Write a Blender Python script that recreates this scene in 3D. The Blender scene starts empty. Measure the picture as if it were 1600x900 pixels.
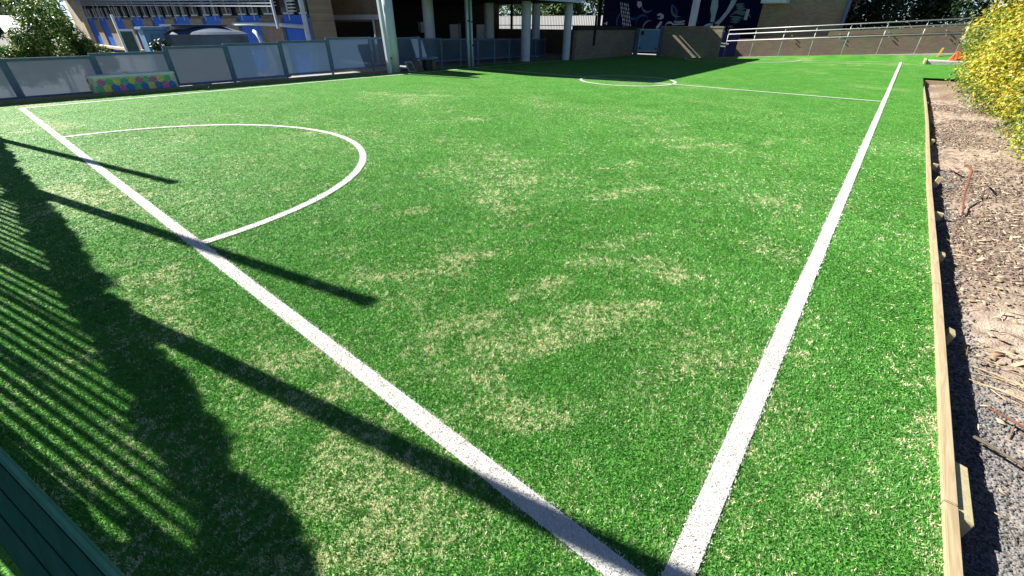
import bpy, math, random
import numpy as np
from mathutils import Vector, Matrix
random.seed(7); RNG = np.random.default_rng(11)
sc = bpy.context.scene
R = math.radians
# ------------------------------------------------------------------ camera
CAM = (-0.0147, -0.88, 1.8)
cd = bpy.data.cameras.new('camera'); cam = bpy.data.objects.new('camera', cd); sc.collection.objects.link(cam)
r_ = Vector((0.7727, 0.6347, 0.0062)); u_ = Vector((-0.3419, 0.4080, 0.8465)); f_ = Vector((-0.5348, 0.6562, -0.5323))
m = Matrix((r_, u_, -f_)).transposed().to_quaternion().to_matrix().to_4x4(); m.translation = CAM
cam.matrix_world = m
cd.sensor_width = 36; cd.lens = 652.0 * 36 / 1600; cd.clip_start = 0.02; cd.clip_end = 3000
sc.camera = cam
# ------------------------------------------------------------------ sky, sun, exposure
EL, AZ = 36.0, 13.0            # sun elevation; shadows run towards +x turned 13 degrees to +y
sdir = Vector((-math.cos(R(AZ)) * math.cos(R(EL)), -math.sin(R(AZ)) * math.cos(R(EL)), math.sin(R(EL))))
w = bpy.data.worlds.new('World'); sc.world = w; w.use_nodes = True
nt = w.node_tree; bg = nt.nodes['Background']
sky = nt.nodes.new('ShaderNodeTexSky'); sky.sky_type = 'NISHITA'; sky.sun_disc = False
sky.sun_elevation = R(EL); sky.sun_rotation = math.atan2(sdir.x, sdir.y); sky.air_density = 0.5; sky.dust_density = 0.0
nt.links.new(sky.outputs[0], bg.inputs[0]); bg.inputs[1].default_value = 0.05
sl = bpy.data.lights.new('sun', 'SUN'); sl.energy = 5.0; sl.angle = R(0.38); sl.color = (1.0, 0.95, 0.86)
so = bpy.data.objects.new('sun', sl); so.rotation_euler = sdir.to_track_quat('Z', 'Y').to_euler(); sc.collection.objects.link(so)
sc.view_settings.view_transform = 'Standard'; sc.view_settings.look = 'None'
sc.view_settings.exposure = 1.38; sc.view_settings.gamma = 1.0

# ------------------------------------------------------------------ helpers: materials
def new_mat(name):
    mt = bpy.data.materials.new(name); mt.use_nodes = True
    return mt, mt.node_tree, mt.node_tree.nodes['Principled BSDF']
def pbr(name, col, rough=0.6, metal=0.0, var=0.12, scale=6.0, bump=0.0, bscale=60.0, spec=0.4):
    mt, t, b = new_mat(name)
    b.inputs['Roughness'].default_value = rough; b.inputs['Metallic'].default_value = metal
    b.inputs['Specular IOR Level'].default_value = spec
    tc = t.nodes.new('ShaderNodeTexCoord')
    n = t.nodes.new('ShaderNodeTexNoise'); n.inputs['Scale'].default_value = scale; n.inputs['Detail'].default_value = 6
    t.links.new(tc.outputs['Object'], n.inputs['Vector'])
    rp = t.nodes.new('ShaderNodeValToRGB')
    rp.color_ramp.elements[0].position = 0.3; rp.color_ramp.elements[1].position = 0.72
    rp.color_ramp.elements[0].color = tuple(c * (1 - var) for c in col) + (1,)
    rp.color_ramp.elements[1].color = tuple(min(1, c * (1 + var)) for c in col) + (1,)
    t.links.new(n.outputs['Fac'], rp.inputs['Fac']); t.links.new(rp.outputs['Color'], b.inputs['Base Color'])
    if bump:
        n2 = t.nodes.new('ShaderNodeTexNoise'); n2.inputs['Scale'].default_value = bscale; n2.inputs['Detail'].default_value = 4
        t.links.new(tc.outputs['Object'], n2.inputs['Vector'])
        bp = t.nodes.new('ShaderNodeBump'); bp.inputs['Strength'].default_value = bump; bp.inputs['Distance'].default_value = 0.02
        t.links.new(n2.outputs['Fac'], bp.inputs['Height']); t.links.new(bp.outputs['Normal'], b.inputs['Normal'])
    return mt
def brick_mat(name, axis, c1, c2, mort, scale=1.0):
    mt, t, b = new_mat(name); b.inputs['Roughness'].default_value = 0.85
    tc = t.nodes.new('ShaderNodeTexCoord'); sx = t.nodes.new('ShaderNodeSeparateXYZ'); cb = t.nodes.new('ShaderNodeCombineXYZ')
    t.links.new(tc.outputs['Object'], sx.inputs[0])
    t.links.new(sx.outputs['X' if axis == 'x' else 'Y'], cb.inputs[0]); t.links.new(sx.outputs['Z'], cb.inputs[1])
    br = t.nodes.new('ShaderNodeTexBrick'); t.links.new(cb.outputs[0], br.inputs['Vector'])
    br.inputs['Scale'].default_value = 1.0; br.inputs['Brick Width'].default_value = 0.24 * scale; br.inputs['Row Height'].default_value = 0.086 * scale
    br.inputs['Mortar Size'].default_value = 0.008 * scale; br.inputs['Bias'].default_value = 0.0
    br.inputs['Color1'].default_value = c1 + (1,); br.inputs['Color2'].default_value = c2 + (1,); br.inputs['Mortar'].default_value = mort + (1,)
    n = t.nodes.new('ShaderNodeTexNoise'); n.inputs['Scale'].default_value = 1.3; n.inputs['Detail'].default_value = 7
    t.links.new(tc.outputs['Object'], n.inputs['Vector'])
    mx = t.nodes.new('ShaderNodeMix'); mx.data_type = 'RGBA'; mx.blend_type = 'MULTIPLY'; mx.inputs[0].default_value = 0.55
    t.links.new(br.outputs['Color'], mx.inputs[6]); t.links.new(n.outputs['Color'], mx.inputs[7])
    sc2 = t.nodes.new('ShaderNodeHueSaturation'); sc2.inputs['Saturation'].default_value = 0.95; sc2.inputs['Value'].default_value = 1.35
    t.links.new(mx.outputs[2], sc2.inputs['Color']); t.links.new(sc2.outputs[0], b.inputs['Base Color'])
    bp = t.nodes.new('ShaderNodeBump'); bp.inputs['Strength'].default_value = 0.5; bp.inputs['Distance'].default_value = 0.01; bp.invert = True
    t.links.new(br.outputs['Fac'], bp.inputs['Height']); t.links.new(bp.outputs['Normal'], b.inputs['Normal'])
    return mt
def attr_mat(name, attr='col', rough=0.55, spec=0.3, transl=0.0):
    mt, t, b = new_mat(name); a = t.nodes.new('ShaderNodeAttribute'); a.attribute_name = attr
    t.links.new(a.outputs['Color'], b.inputs['Base Color']); b.inputs['Roughness'].default_value = rough
    b.inputs['Specular IOR Level'].default_value = spec
    if transl:
        tr = t.nodes.new('ShaderNodeBsdfTranslucent'); t.links.new(a.outputs['Color'], tr.inputs['Color'])
        mx = t.nodes.new('ShaderNodeMixShader'); mx.inputs[0].default_value = transl
        t.links.new(b.outputs[0], mx.inputs[1]); t.links.new(tr.outputs[0], mx.inputs[2])
        t.links.new(mx.outputs[0], t.nodes['Material Output'].inputs['Surface'])
    return mt
def wood_mat(name, c1, c2, axis=1, rough=0.75):
    mt, t, b = new_mat(name); b.inputs['Roughness'].default_value = rough; b.inputs['Specular IOR Level'].default_value = 0.25
    tc = t.nodes.new('ShaderNodeTexCoord'); mp = t.nodes.new('ShaderNodeMapping'); s = [26.0, 26.0, 26.0]; s[axis] = 1.6
    mp.inputs['Scale'].default_value = s
    oi = t.nodes.new('ShaderNodeObjectInfo'); ad = t.nodes.new('ShaderNodeVectorMath'); ad.operation = 'ADD'
    t.links.new(tc.outputs['Object'], ad.inputs[0]); t.links.new(oi.outputs['Random'], ad.inputs[1]); t.links.new(ad.outputs[0], mp.inputs[0])
    n = t.nodes.new('ShaderNodeTexNoise'); n.inputs['Scale'].default_value = 1.6; n.inputs['Detail'].default_value = 7; n.inputs['Distortion'].default_value = 1.4
    t.links.new(mp.outputs[0], n.inputs['Vector'])
    rp = t.nodes.new('ShaderNodeValToRGB'); rp.color_ramp.elements[0].position = 0.32; rp.color_ramp.elements[1].position = 0.68
    rp.color_ramp.elements[0].color = c1 + (1,); rp.color_ramp.elements[1].color = c2 + (1,)
    t.links.new(n.outputs['Fac'], rp.inputs['Fac']); t.links.new(rp.outputs[0], b.inputs['Base Color'])
    bp = t.nodes.new('ShaderNodeBump'); bp.inputs['Strength'].default_value = 0.25; bp.inputs['Distance'].default_value = 0.004
    t.links.new(n.outputs['Fac'], bp.inputs['Height']); t.links.new(bp.outputs[0], b.inputs['Normal'])
    return mt
def frosted(name, col, see):
    mt, t, b = new_mat(name)
    b.inputs['Base Color'].default_value = col + (1,); b.inputs['Roughness'].default_value = 0.35; b.inputs['Specular IOR Level'].default_value = 0.5
    tc = t.nodes.new('ShaderNodeTexCoord'); n = t.nodes.new('ShaderNodeTexNoise'); n.inputs['Scale'].default_value = 2.2; n.inputs['Detail'].default_value = 8
    t.links.new(tc.outputs['Object'], n.inputs['Vector'])
    rp = t.nodes.new('ShaderNodeValToRGB'); rp.color_ramp.elements[0].position = 0.25; rp.color_ramp.elements[1].position = 0.75
    rp.color_ramp.elements[0].color = tuple(c * .95 for c in col) + (1,); rp.color_ramp.elements[1].color = tuple(min(1, c * 1.05) for c in col) + (1,)
    t.links.new(n.outputs['Fac'], rp.inputs[0]); t.links.new(rp.outputs[0], b.inputs['Base Color'])
    tl = t.nodes.new('ShaderNodeBsdfTranslucent'); t.links.new(rp.outputs[0], tl.inputs['Color'])
    m1 = t.nodes.new('ShaderNodeMixShader'); m1.inputs[0].default_value = 0.5
    t.links.new(b.outputs[0], m1.inputs[1]); t.links.new(tl.outputs[0], m1.inputs[2])
    rf = t.nodes.new('ShaderNodeBsdfRefraction'); rf.inputs['IOR'].default_value = 1.02; rf.inputs['Roughness'].default_value = 0.55
    rf.inputs['Color'].default_value = (.85, .92, 1, 1)
    m2 = t.nodes.new('ShaderNodeMixShader'); m2.inputs[0].default_value = see
    t.links.new(m1.outputs[0], m2.inputs[1]); t.links.new(rf.outputs[0], m2.inputs[2])
    t.links.new(m2.outputs[0], t.nodes['Material Output'].inputs['Surface'])
    return mt

# ------------------------------------------------------------------ helpers: objects
col = sc.collection
def origin(o):
    v = Vector((0, 0, 0))
    while o is not None: v = v + o.location; o = o.parent
    return v
def prop(o, label=None, cat=None, group=None, kind=None):
    if label: o['label'] = label
    if cat: o['category'] = cat
    if group: o['group'] = group
    if kind: o['kind'] = kind
    return o
def thing(name, label, cat, loc, group=None):
    o = bpy.data.objects.new(name, None); o.location = loc; o.empty_display_size = 0.2; col.objects.link(o)
    return prop(o, label, cat, group)
class MB:
    """collects shapes in world coordinates, then links them as one mesh object"""
    def __init__(s): s.v = []; s.f = []
    def add(s, vs, fs):
        k = len(s.v); s.v += [tuple(map(float, p)) for p in vs]; s.f += [tuple(i + k for i in f) for f in fs]; return s
    def box(s, x0, x1, y0, y1, z0, z1):
        return s.add([(x0, y0, z0), (x1, y0, z0), (x1, y1, z0), (x0, y1, z0), (x0, y0, z1), (x1, y0, z1), (x1, y1, z1), (x0, y1, z1)],
                     [(3, 2, 1, 0), (4, 5, 6, 7), (0, 1, 5, 4), (1, 2, 6, 5), (2, 3, 7, 6), (3, 0, 4, 7)])
    def hexa(s, b, t):           # eight corners: bottom four counter-clockwise, top four
        return s.add(list(b) + list(t), [(3, 2, 1, 0), (4, 5, 6, 7), (0, 1, 5, 4), (1, 2, 6, 5), (2, 3, 7, 6), (3, 0, 4, 7)])
    def tube(s, pts, rad, n=10, cap=True):
        pts = [Vector(p) for p in pts]; rad = rad if isinstance(rad, (list, tuple)) else [rad] * len(pts)
        vs = []; fs = []
        for i, p in enumerate(pts):
            d = (pts[min(i + 1, len(pts) - 1)] - pts[max(i - 1, 0)]).normalized()
            a = d.cross(Vector((0, 0, 1)) if abs(d.z) < .9 else Vector((1, 0, 0))).normalized(); b = d.cross(a)
            for k in range(n):
                t = 2 * math.pi * k / n; vs.append(p + (a * math.cos(t) + b * math.sin(t)) * rad[i])
        for i in range(len(pts) - 1):
            for k in range(n):
                j = (k + 1) % n; fs.append((i * n + k, i * n + j, (i + 1) * n + j, (i + 1) * n + k))
        if cap: fs.append(tuple(range(n))); fs.append(tuple(reversed(range((len(pts) - 1) * n, len(pts) * n))))
        return s.add(vs, fs)
    def lathe(s, cx, cy, prof, n=32):
        vs = [(cx + r * math.cos(2 * math.pi * k / n), cy + r * math.sin(2 * math.pi * k / n), z) for r, z in prof for k in range(n)]
        fs = [(i * n + k, i * n + (k + 1) % n, (i + 1) * n + (k + 1) % n, (i + 1) * n + k) for i in range(len(prof) - 1) for k in range(n)]
        fs.append(tuple(reversed(range(n)))); fs.append(tuple(range((len(prof) - 1) * n, len(prof) * n)))
        return s.add(vs, fs)
    def prism_y(s, poly, y0, y1):    # polygon in x,z extruded along y
        n = len(poly); vs = [(x, y0, z) for x, z in poly] + [(x, y1, z) for x, z in poly]
        return s.add(vs, [tuple(range(n)), tuple(reversed(range(n, 2 * n)))] + [(i, n + i, n + (i + 1) % n, (i + 1) % n) for i in range(n)])
    def prism_z(s, poly, z0, z1):
        n = len(poly); vs = [(x, y, z0) for x, y in poly] + [(x, y, z1) for x, y in poly]
        return s.add(vs, [tuple(reversed(range(n))), tuple(range(n, 2 * n))] + [(i, (i + 1) % n, n + (i + 1) % n, n + i) for i in range(n)])
    def build(s, name, mat, parent=None, bevel=0.0, smooth=False, fix=True):
        off = origin(parent) if parent else Vector((0, 0, 0))
        me = bpy.data.meshes.new(name); me.from_pydata([(p[0] - off.x, p[1] - off.y, p[2] - off.z) for p in s.v], [], s.f)
        if fix:
            import bmesh
            bm = bmesh.new(); bm.from_mesh(me); bmesh.ops.recalc_face_normals(bm, faces=bm.faces)
            if bevel: bmesh.ops.bevel(bm, geom=list(bm.edges), offset=bevel, segments=2, affect='EDGES', clamp_overlap=True)
            bm.to_mesh(me); bm.free()
        me.materials.append(mat)
        if smooth: me.shade_smooth()
        o = bpy.data.objects.new(name, me); col.objects.link(o)
        if parent: o.parent = parent
        return o
def np_mesh(name, verts, faces_n, idx, mat, parent=None, colors=None, kind=None, extra=None):
    """verts (N,3), idx flat loop index, faces_n corners per face (constant)"""
    me = bpy.data.meshes.new(name); nv = len(verts); nf = len(idx) // faces_n
    if parent is not None: verts = verts - np.array(origin(parent))
    me.vertices.add(nv); me.vertices.foreach_set('co', np.ascontiguousarray(verts, dtype=np.float32).ravel())
    me.loops.add(nf * faces_n); me.loops.foreach_set('vertex_index', np.ascontiguousarray(idx, dtype=np.int32).ravel())
    me.polygons.add(nf); me.polygons.foreach_set('loop_start', np.arange(nf, dtype=np.int32) * faces_n)
    me.update(calc_edges=True)
    if colors is not None:
        a = me.attributes.new('col', 'FLOAT_COLOR', 'POINT'); c4 = np.ones((nv, 4), np.float32); c4[:, :3] = colors; a.data.foreach_set('color', c4.ravel())
    for k, v in (extra or {}).items():
        a = me.attributes.new(k, 'FLOAT', 'POINT'); a.data.foreach_set('value', np.asarray(v, np.float32))
    me.materials.append(mat)
    o = bpy.data.objects.new(name, me); col.objects.link(o)
    if parent is not None: o.parent = parent
    if kind: o['kind'] = kind
    return o
# value noise in numpy (tileable hash lattice)
LAT = RNG.random((256, 256))
def vnoise(x, y):
    xi = np.floor(x).astype(int); yi = np.floor(y).astype(int); fx = x - xi; fy = y - yi
    fx = fx * fx * (3 - 2 * fx); fy = fy * fy * (3 - 2 * fy)
    g = lambda a, b: LAT[a & 255, b & 255]
    return (g(xi, yi) * (1 - fx) + g(xi + 1, yi) * fx) * (1 - fy) + (g(xi, yi + 1) * (1 - fx) + g(xi + 1, yi + 1) * fx) * fy
def fbm(x, y, o=4):
    s = 0; a = 1; t = 0
    for k in range(o): s = s + a * vnoise(x * 2 ** k + 17.3 * k, y * 2 ** k + 9.1 * k); t += a; a *= .55
    return s / t

# ------------------------------------------------------------------ materials
M = {}
M['asphalt'] = pbr('asphalt', (.11, .11, .105), .9, var=.2, scale=2, bump=.3, bscale=90)
M['concrete'] = pbr('concrete', (.30, .29, .27), .85, var=.18, scale=3, bump=.2, bscale=50)
M['pale_concrete'] = pbr('pale_concrete', (.46, .44, .40), .85, var=.12, scale=4, bump=.2, bscale=40)
M['column_paint'] = pbr('column_paint', (.54, .59, .66), .7, var=.10, scale=2.5, bump=.12, bscale=30)
M['steel_blue'] = pbr('steel_blue', (.085, .15, .24), .45, var=.14, scale=5)
M['galv'] = pbr('galv', (.50, .52, .53), .38, metal=.55, var=.12, scale=9)
M['rail_white'] = pbr('rail_white', (.42, .43, .43), .4, metal=.25, var=.08, scale=9)
M['blue_panel'] = pbr('blue_panel', (.008, .13, .62), .5, var=.10, scale=1.2, spec=.12)
M['pipe_grey'] = pbr('pipe_grey', (.50, .56, .62), .5, var=.08, scale=4)
M['dark_glass'] = pbr('dark_glass', (.008, .010, .014), .3, var=.2, scale=1, spec=.18)
M['black_metal'] = pbr('black_metal', (.012, .012, .014), .5, var=.2)
M['navy'] = pbr('navy', (.003, .005, .030), .85, var=.2, scale=1.0, spec=.05)
M['mural_pale'] = pbr('mural_pale', (.30, .38, .44), .75, var=.15, scale=2)
M['mural_teal'] = pbr('mural_teal', (.07, .13, .14), .75, var=.25, scale=2)
M['dark_soffit'] = pbr('dark_soffit', (.022, .02, .018), .9, var=.2, spec=.1)  # near-black, so the undercroft's deep shade sits in the colour
M['cream'] = pbr('cream', (.62, .52, .36), .85, var=.12, scale=1.5, bump=.1)
M['white_paint'] = pbr('white_paint', (.78, .78, .76), .55, var=.05)
M['brickx'] = brick_mat('brick_facing', 'x', (.30, .235, .15), (.22, .165, .105), (.26, .24, .20))
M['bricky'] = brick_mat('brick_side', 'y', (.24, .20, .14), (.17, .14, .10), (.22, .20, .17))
M['brick_brown'] = brick_mat('brick_brown', 'x', (.17, .125, .085), (.125, .09, .062), (.15, .13, .10))
M['dark_brick'] = brick_mat('dark_brick', 'y', (.026, .021, .017), (.018, .015, .012), (.022, .019, .017))  # brick darkened: undercroft shade put into the colour
M['pine'] = wood_mat('pine', (.32, .25, .145), (.46, .37, .235))
M['pine_pale'] = wood_mat('pine_pale', (.42, .36, .20), (.54, .47, .28), axis=2)
M['old_timber'] = wood_mat('old_timber', (.16, .14, .10), (.28, .25, .19))
M['rail_green'] = wood_mat('rail_green', (.030, .125, .058), (.048, .16, .08), axis=0, rough=.85)
M['rail_edge'] = wood_mat('rail_edge', (.10, .30, .16), (.15, .38, .22), axis=0, rough=.7)  # brighter green: light on the rail's edge put into the colour
M['leaf'] = attr_mat('leaf', transl=.35, rough=.42, spec=.4)
M['turf_fibre'] = attr_mat('turf_fibre', transl=.30, rough=.55, spec=.12)
M['line_fibre'] = attr_mat('line_fibre', transl=.2, rough=.5, spec=.3)
M['litter'] = attr_mat('litter', rough=.85, spec=.15)
M['bark'] = pbr('bark', (.10, .075, .05), .9, var=.3, scale=12, bump=.5, bscale=40)
M['frost'] = frosted('frost', (.11, .175, .27), .36); M['gate_blue'] = pbr('gate_blue', (.20, .38, .58), .5, var=.12, scale=1.5)  # frosted panel blue: shade and the building behind put into the colour
M['frost_dirty'] = frosted('frost_dirty', (.14, .17, .21), .40)
M['tank'] = pbr('tank', (.085, .115, .15), .4, var=.15, scale=2)
M['tank_top'] = pbr('tank_top', (.035, .075, .15), .8, var=.12, scale=2)
M['rust'] = pbr('rust', (.16, .06, .03), .9, var=.3, scale=20)
M['pink'] = pbr('pink', (.6, .22, .18), .6)
M['orange'] = pbr('orange', (.80, .13, .03), .6, var=.15, scale=8)
M['yellow'] = pbr('yellow', (.72, .46, .06), .6)
M['brown_board'] = pbr('brown_board', (.13, .08, .065), .8, var=.25, scale=5)
M['green_board'] = pbr('green_board', (.05, .10, .085), .6, var=.15)

# ------------------------------------------------------------------ the ground, the turf and its lines
def gz(x, y):
    """ground height: flat, rising a little towards the far right corner"""
    x = np.asarray(x, float); y = np.asarray(y, float)
    t = np.clip((y - 17) / 15.1, 0, 1); t = t * t * (3 - 2 * t)
    zr = .24 * np.clip((x + 11) / 11, 0, 1.35) ** 1.4 - .05 * np.clip((-x - 11) / 5, 0, 1)
    far = np.clip((y - 32.2) / 1.0, 0, 1)
    return t * zr + far * np.clip(.05 + .062 * (x + 9.5) - zr, -.02, .32)
W_, L_, HALF = 16.3, 32.14, 16.05
X0, X1, Y0, Y1 = -17.5, .90, -4.0, 33.2
MB().box(-400, 400, -300, 600, -1.2, -.62).build('ground', M['asphalt'])['kind'] = 'structure'
g = MB()
g.box(-19.4, -17.62, -14, 11.6, -.60, -.035); o = g.build('path', M['concrete']); o['kind'] = 'structure'
o = MB().box(-34, -17.56, 11.6, 40, -.60, -.03).build('undercroft_floor', M['concrete']); o['kind'] = 'structure'
o = MB().box(-17.56, 30, 33.22, 60, -.60, -.06).build('far_yard', M['concrete']); o['kind'] = 'structure'

EJ = [(-4.0, .775), (1.17, .80), (3.6, .818), (6.6, .822), (9.6, .85), (12.6, .885), (15.6, .90), (18.6, .905), (21.4, .905), (24.08, .905), (40, .905)]
def edge_x(y): return np.interp(y, [a for a, _ in EJ], [b for _, b in EJ])
HW = .05
def sand(x, y):
    """how much pale sand and thatch shows, 0..1, at a place on the turf"""
    a = fbm(x * .55 + 3 * y * .12, y * .55, 4); b = fbm(x * 2.1 + 40, y * 2.1 + .5 * x, 3)
    v = np.clip((a - .52) * 3.2, 0, 1) * .55 + np.clip((b - .55) * 3.0, 0, 1) * .35
    d = np.hypot(x, y + .88)
    st = fbm((x * .6 + y * .8) * 1.3, (-x * .8 + y * .6) * 3.6, 4)
    v = v + .42 * np.exp(-(d / 4.0) ** 2) * np.clip((b - .30) * 3.5, .12, 1) + np.clip((st - .56) * 4, 0, 1) * .38 * np.clip((a - .36) * 5, 0, 1)
    fine = np.clip((fbm((x * .6 + y * .8) * 2.6, (-x * .8 + y * .6) * 5.2, 5) - .40) * 5.5, 0, 1.3)
    v = v + .16 * np.clip(fine - .35, 0, 1) * np.exp(-(np.hypot(x + 1.2, y - 2.4) / 4.5) ** 2)
    for px, py, rx, ry, rot, k in PATCH:
        c, s_ = math.cos(rot), math.sin(rot); dx = (x - px) * c + (y - py) * s_; dy = -(x - px) * s_ + (y - py) * c
        v = v + 1.35 * k * np.exp(-np.sqrt((dx / rx / 1.25) ** 2 + (dy / ry / 1.25) ** 2 + .05) ** 1.6) * fine
    return np.clip(v, 0, 1)
PATCH = [(-1.58, .70, .26, .16, .38, .9), (-1.19, .71, .30, .14, .87, .8), (-1.64, 1.82, .62, .11, 1.47, .85), (-1.04, 1.54, .36, .13, 1.23, .8), (-2.66, .84, .36, .12, .86, .6),
         (-1.99, 4.23, .62, .16, 1.14, .75), (-.44, 3.35, .24, .14, .52, .6), (-4.56, 4.12, .42, .14, .98, .6), (-4.34, -.47, .5, .13, -.09, 1.0), (-7.74, -.51, .4, .14, .25, .9),
         (-1.59, -.46, .35, .13, .44, .9), (-1.14, -.40, .25, .12, .24, .8), (-2.54, 1.32, .4, .12, 1.05, .6), (.37, 4.61, .22, .12, .43, .7), (-1.05, 2.5, .32, .12, -.69, .6), (-3.74, 1.94, .4, .12, .83, .6),
         (-2.86, 4.9, .65, .16, 1.14, .5), (-.66, 4.9, .25, .14, .03, .6), (-6.2, .15, .7, .2, 0, .7), (-9.2, .3, .5, .25, 0, .7), (-2.0, -.2, .4, .14, -.1, .7), (.45, 1.0, .2, .25, 0, .4), (.78, 2.4, .05, .8, 0, .8), (.74, 1.9, .06, .3, 0, .7),
         (-2.3, -1.0, .4, .07, .1, .6), (-.9, .35, .3, .12, .6, .6), (-12.5, .2, 1.2, .3, 0, .8), (-16.9, 2, .3, 6, 0, .6), (-3, 31, 2.5, .35, 0, .8), (-2.5, 29.2, 1.6, .3, 0, .6), (-1.5, 8.2, .8, .2, 1.0, .5), (-11, 8, 1.5, .4, .6, .5), (-7, 6.5, 1.0, .3, .9, .5)]
def in_line(x, y, grow=0.0):
    h = HW + grow; e = np.zeros_like(x, bool)
    e |= (np.abs(y) < h) & (x > -W_ - h) & (x < h)                       # near goal line
    e |= (np.abs(y - L_) < h) & (x > -W_ - h) & (x < h)                   # far goal line
    e |= (np.abs(x) < h) & (y > -h) & (y < L_ + h)                        # right touch line
    e |= (np.abs(x + W_) < h) & (y > -h) & (y < L_ + h)                   # left touch line
    e |= (np.abs(y - HALF) < h * 1.0) & (x > -W_) & (x < 0)                # halfway line
    cx = -8.06
    e |= np.abs(np.hypot(x - cx, y - HALF) - 1.80) < h * 1.0               # centre circle
    e |= (np.abs(np.hypot(x - cx, y) - 3.43) < h * 1.0) & (y > 0)          # near goal area
    e |= (np.abs(np.hypot(x - cx, y - L_) - 3.35) < h * 1.0) & (y < L_)    # far goal area
    return e
def turf_sheet():
    ys = np.concatenate([np.arange(Y0, 7, .09), np.arange(7, 14, .16), np.arange(14, Y1 + .01, .3)]); ys[-1] = Y1
    xs = np.concatenate([np.arange(X0, -8, .2), np.arange(-8, X1, .09), [X1]])
    gx, gy = np.meshgrid(xs, ys); nx, ny = len(xs), len(ys); gx = np.minimum(gx, edge_x(gy) + .012)
    v = np.stack([gx.ravel(), gy.ravel(), gz(gx, gy).ravel()], 1)
    i = np.arange(nx * ny).reshape(ny, nx); q = np.stack([i[:-1, :-1], i[:-1, 1:], i[1:, 1:], i[1:, :-1]], -1).reshape(-1)
    return v, q
mt, t, b = new_mat('turf')
b.inputs['Roughness'].default_value = .72; b.inputs['Specular IOR Level'].default_value = .12
a = t.nodes.new('ShaderNodeAttribute'); a.attribute_name = 'sand'
tc = t.nodes.new('ShaderNodeTexCoord')
n1 = t.nodes.new('ShaderNodeTexNoise'); n1.inputs['Scale'].default_value = 55; n1.inputs['Detail'].default_value = 3
n2 = t.nodes.new('ShaderNodeTexNoise'); n2.inputs['Scale'].default_value = 1.6; n2.inputs['Detail'].default_value = 9; n2.inputs['Roughness'].default_value = .72
n3 = t.nodes.new('ShaderNodeTexNoise'); n3.inputs['Scale'].default_value = 34; n3.inputs['Detail'].default_value = 5
for n in (n1, n2, n3): t.links.new(tc.outputs['Object'], n.inputs['Vector'])
g1 = t.nodes.new('ShaderNodeValToRGB'); g1.color_ramp.elements[0].position = .30; g1.color_ramp.elements[1].position = .72
g1.color_ramp.elements[0].color = (.035, .18, .022, 1); g1.color_ramp.elements[1].color = (.14, .43, .06, 1)
t.links.new(n1.outputs['Fac'], g1.inputs[0])
g2 = t.nodes.new('ShaderNodeMix'); g2.data_type = 'RGBA'; g2.blend_type = 'MULTIPLY'; g2.inputs[0].default_value = .85
r2 = t.nodes.new('ShaderNodeValToRGB'); r2.color_ramp.elements[0].color = (.52, .62, .55, 1); r2.color_ramp.elements[1].color = (1.2, 1.08, 1.1, 1); r2.color_ramp.elements[0].position = .3; r2.color_ramp.elements[1].position = .7
t.links.new(n2.outputs['Fac'], r2.inputs[0]); t.links.new(g1.outputs[0], g2.inputs[6]); t.links.new(r2.outputs[0], g2.inputs[7])
ma = t.nodes.new('ShaderNodeMath'); ma.operation = 'MULTIPLY_ADD'; ma.inputs[1].default_value = 4.5; ma.inputs[2].default_value = -2.3
t.links.new(n3.outputs['Fac'], ma.inputs[0])
ad = t.nodes.new('ShaderNodeMath'); ad.operation = 'ADD'; t.links.new(a.outputs['Fac'], ad.inputs[0]); t.links.new(ma.outputs[0], ad.inputs[1])
mu = t.nodes.new('ShaderNodeMath'); mu.operation = 'MULTIPLY'; mu.use_clamp = True; t.links.new(ad.outputs[0], mu.inputs[0]); t.links.new(a.outputs['Fac'], mu.inputs[1])
mx = t.nodes.new('ShaderNodeMix'); mx.data_type = 'RGBA'; t.links.new(mu.outputs[0], mx.inputs[0])
t.links.new(g2.outputs[2], mx.inputs[6]); mx.inputs[7].default_value = (.30, .38, .16, 1)
t.links.new(mx.outputs[2], b.inputs['Base Color'])
bp = t.nodes.new('ShaderNodeBump'); bp.inputs['Strength'].default_value = .9; bp.inputs['Distance'].default_value = .03
t.links.new(n1.outputs['Fac'], bp.inputs['Height']); t.links.new(bp.outputs[0], b.inputs['Normal'])
M['turf'] = mt
v, q = turf_sheet()
np_mesh('turf', v, 4, q, M['turf'], kind='structure', extra={'sand': sand(v[:, 0], v[:, 1])})
# turf strip running off to the right past the end of the garden bed
xs = np.arange(.90, 6.01, .3); ys = np.arange(24.1, 33.21, .35); ys[-1] = 33.2; gx, gy = np.meshgrid(xs, ys); i = np.arange(gx.size).reshape(gx.shape)
v2 = np.stack([gx.ravel(), gy.ravel(), gz(gx, gy).ravel() + .001], 1)
np_mesh('turf', v2, 4, np.stack([i[:-1, :-1], i[:-1, 1:], i[1:, 1:], i[1:, :-1]], -1).reshape(-1), M['turf'], kind='structure', extra={'sand': sand(v2[:, 0], v2[:, 1]) * .6})

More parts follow.
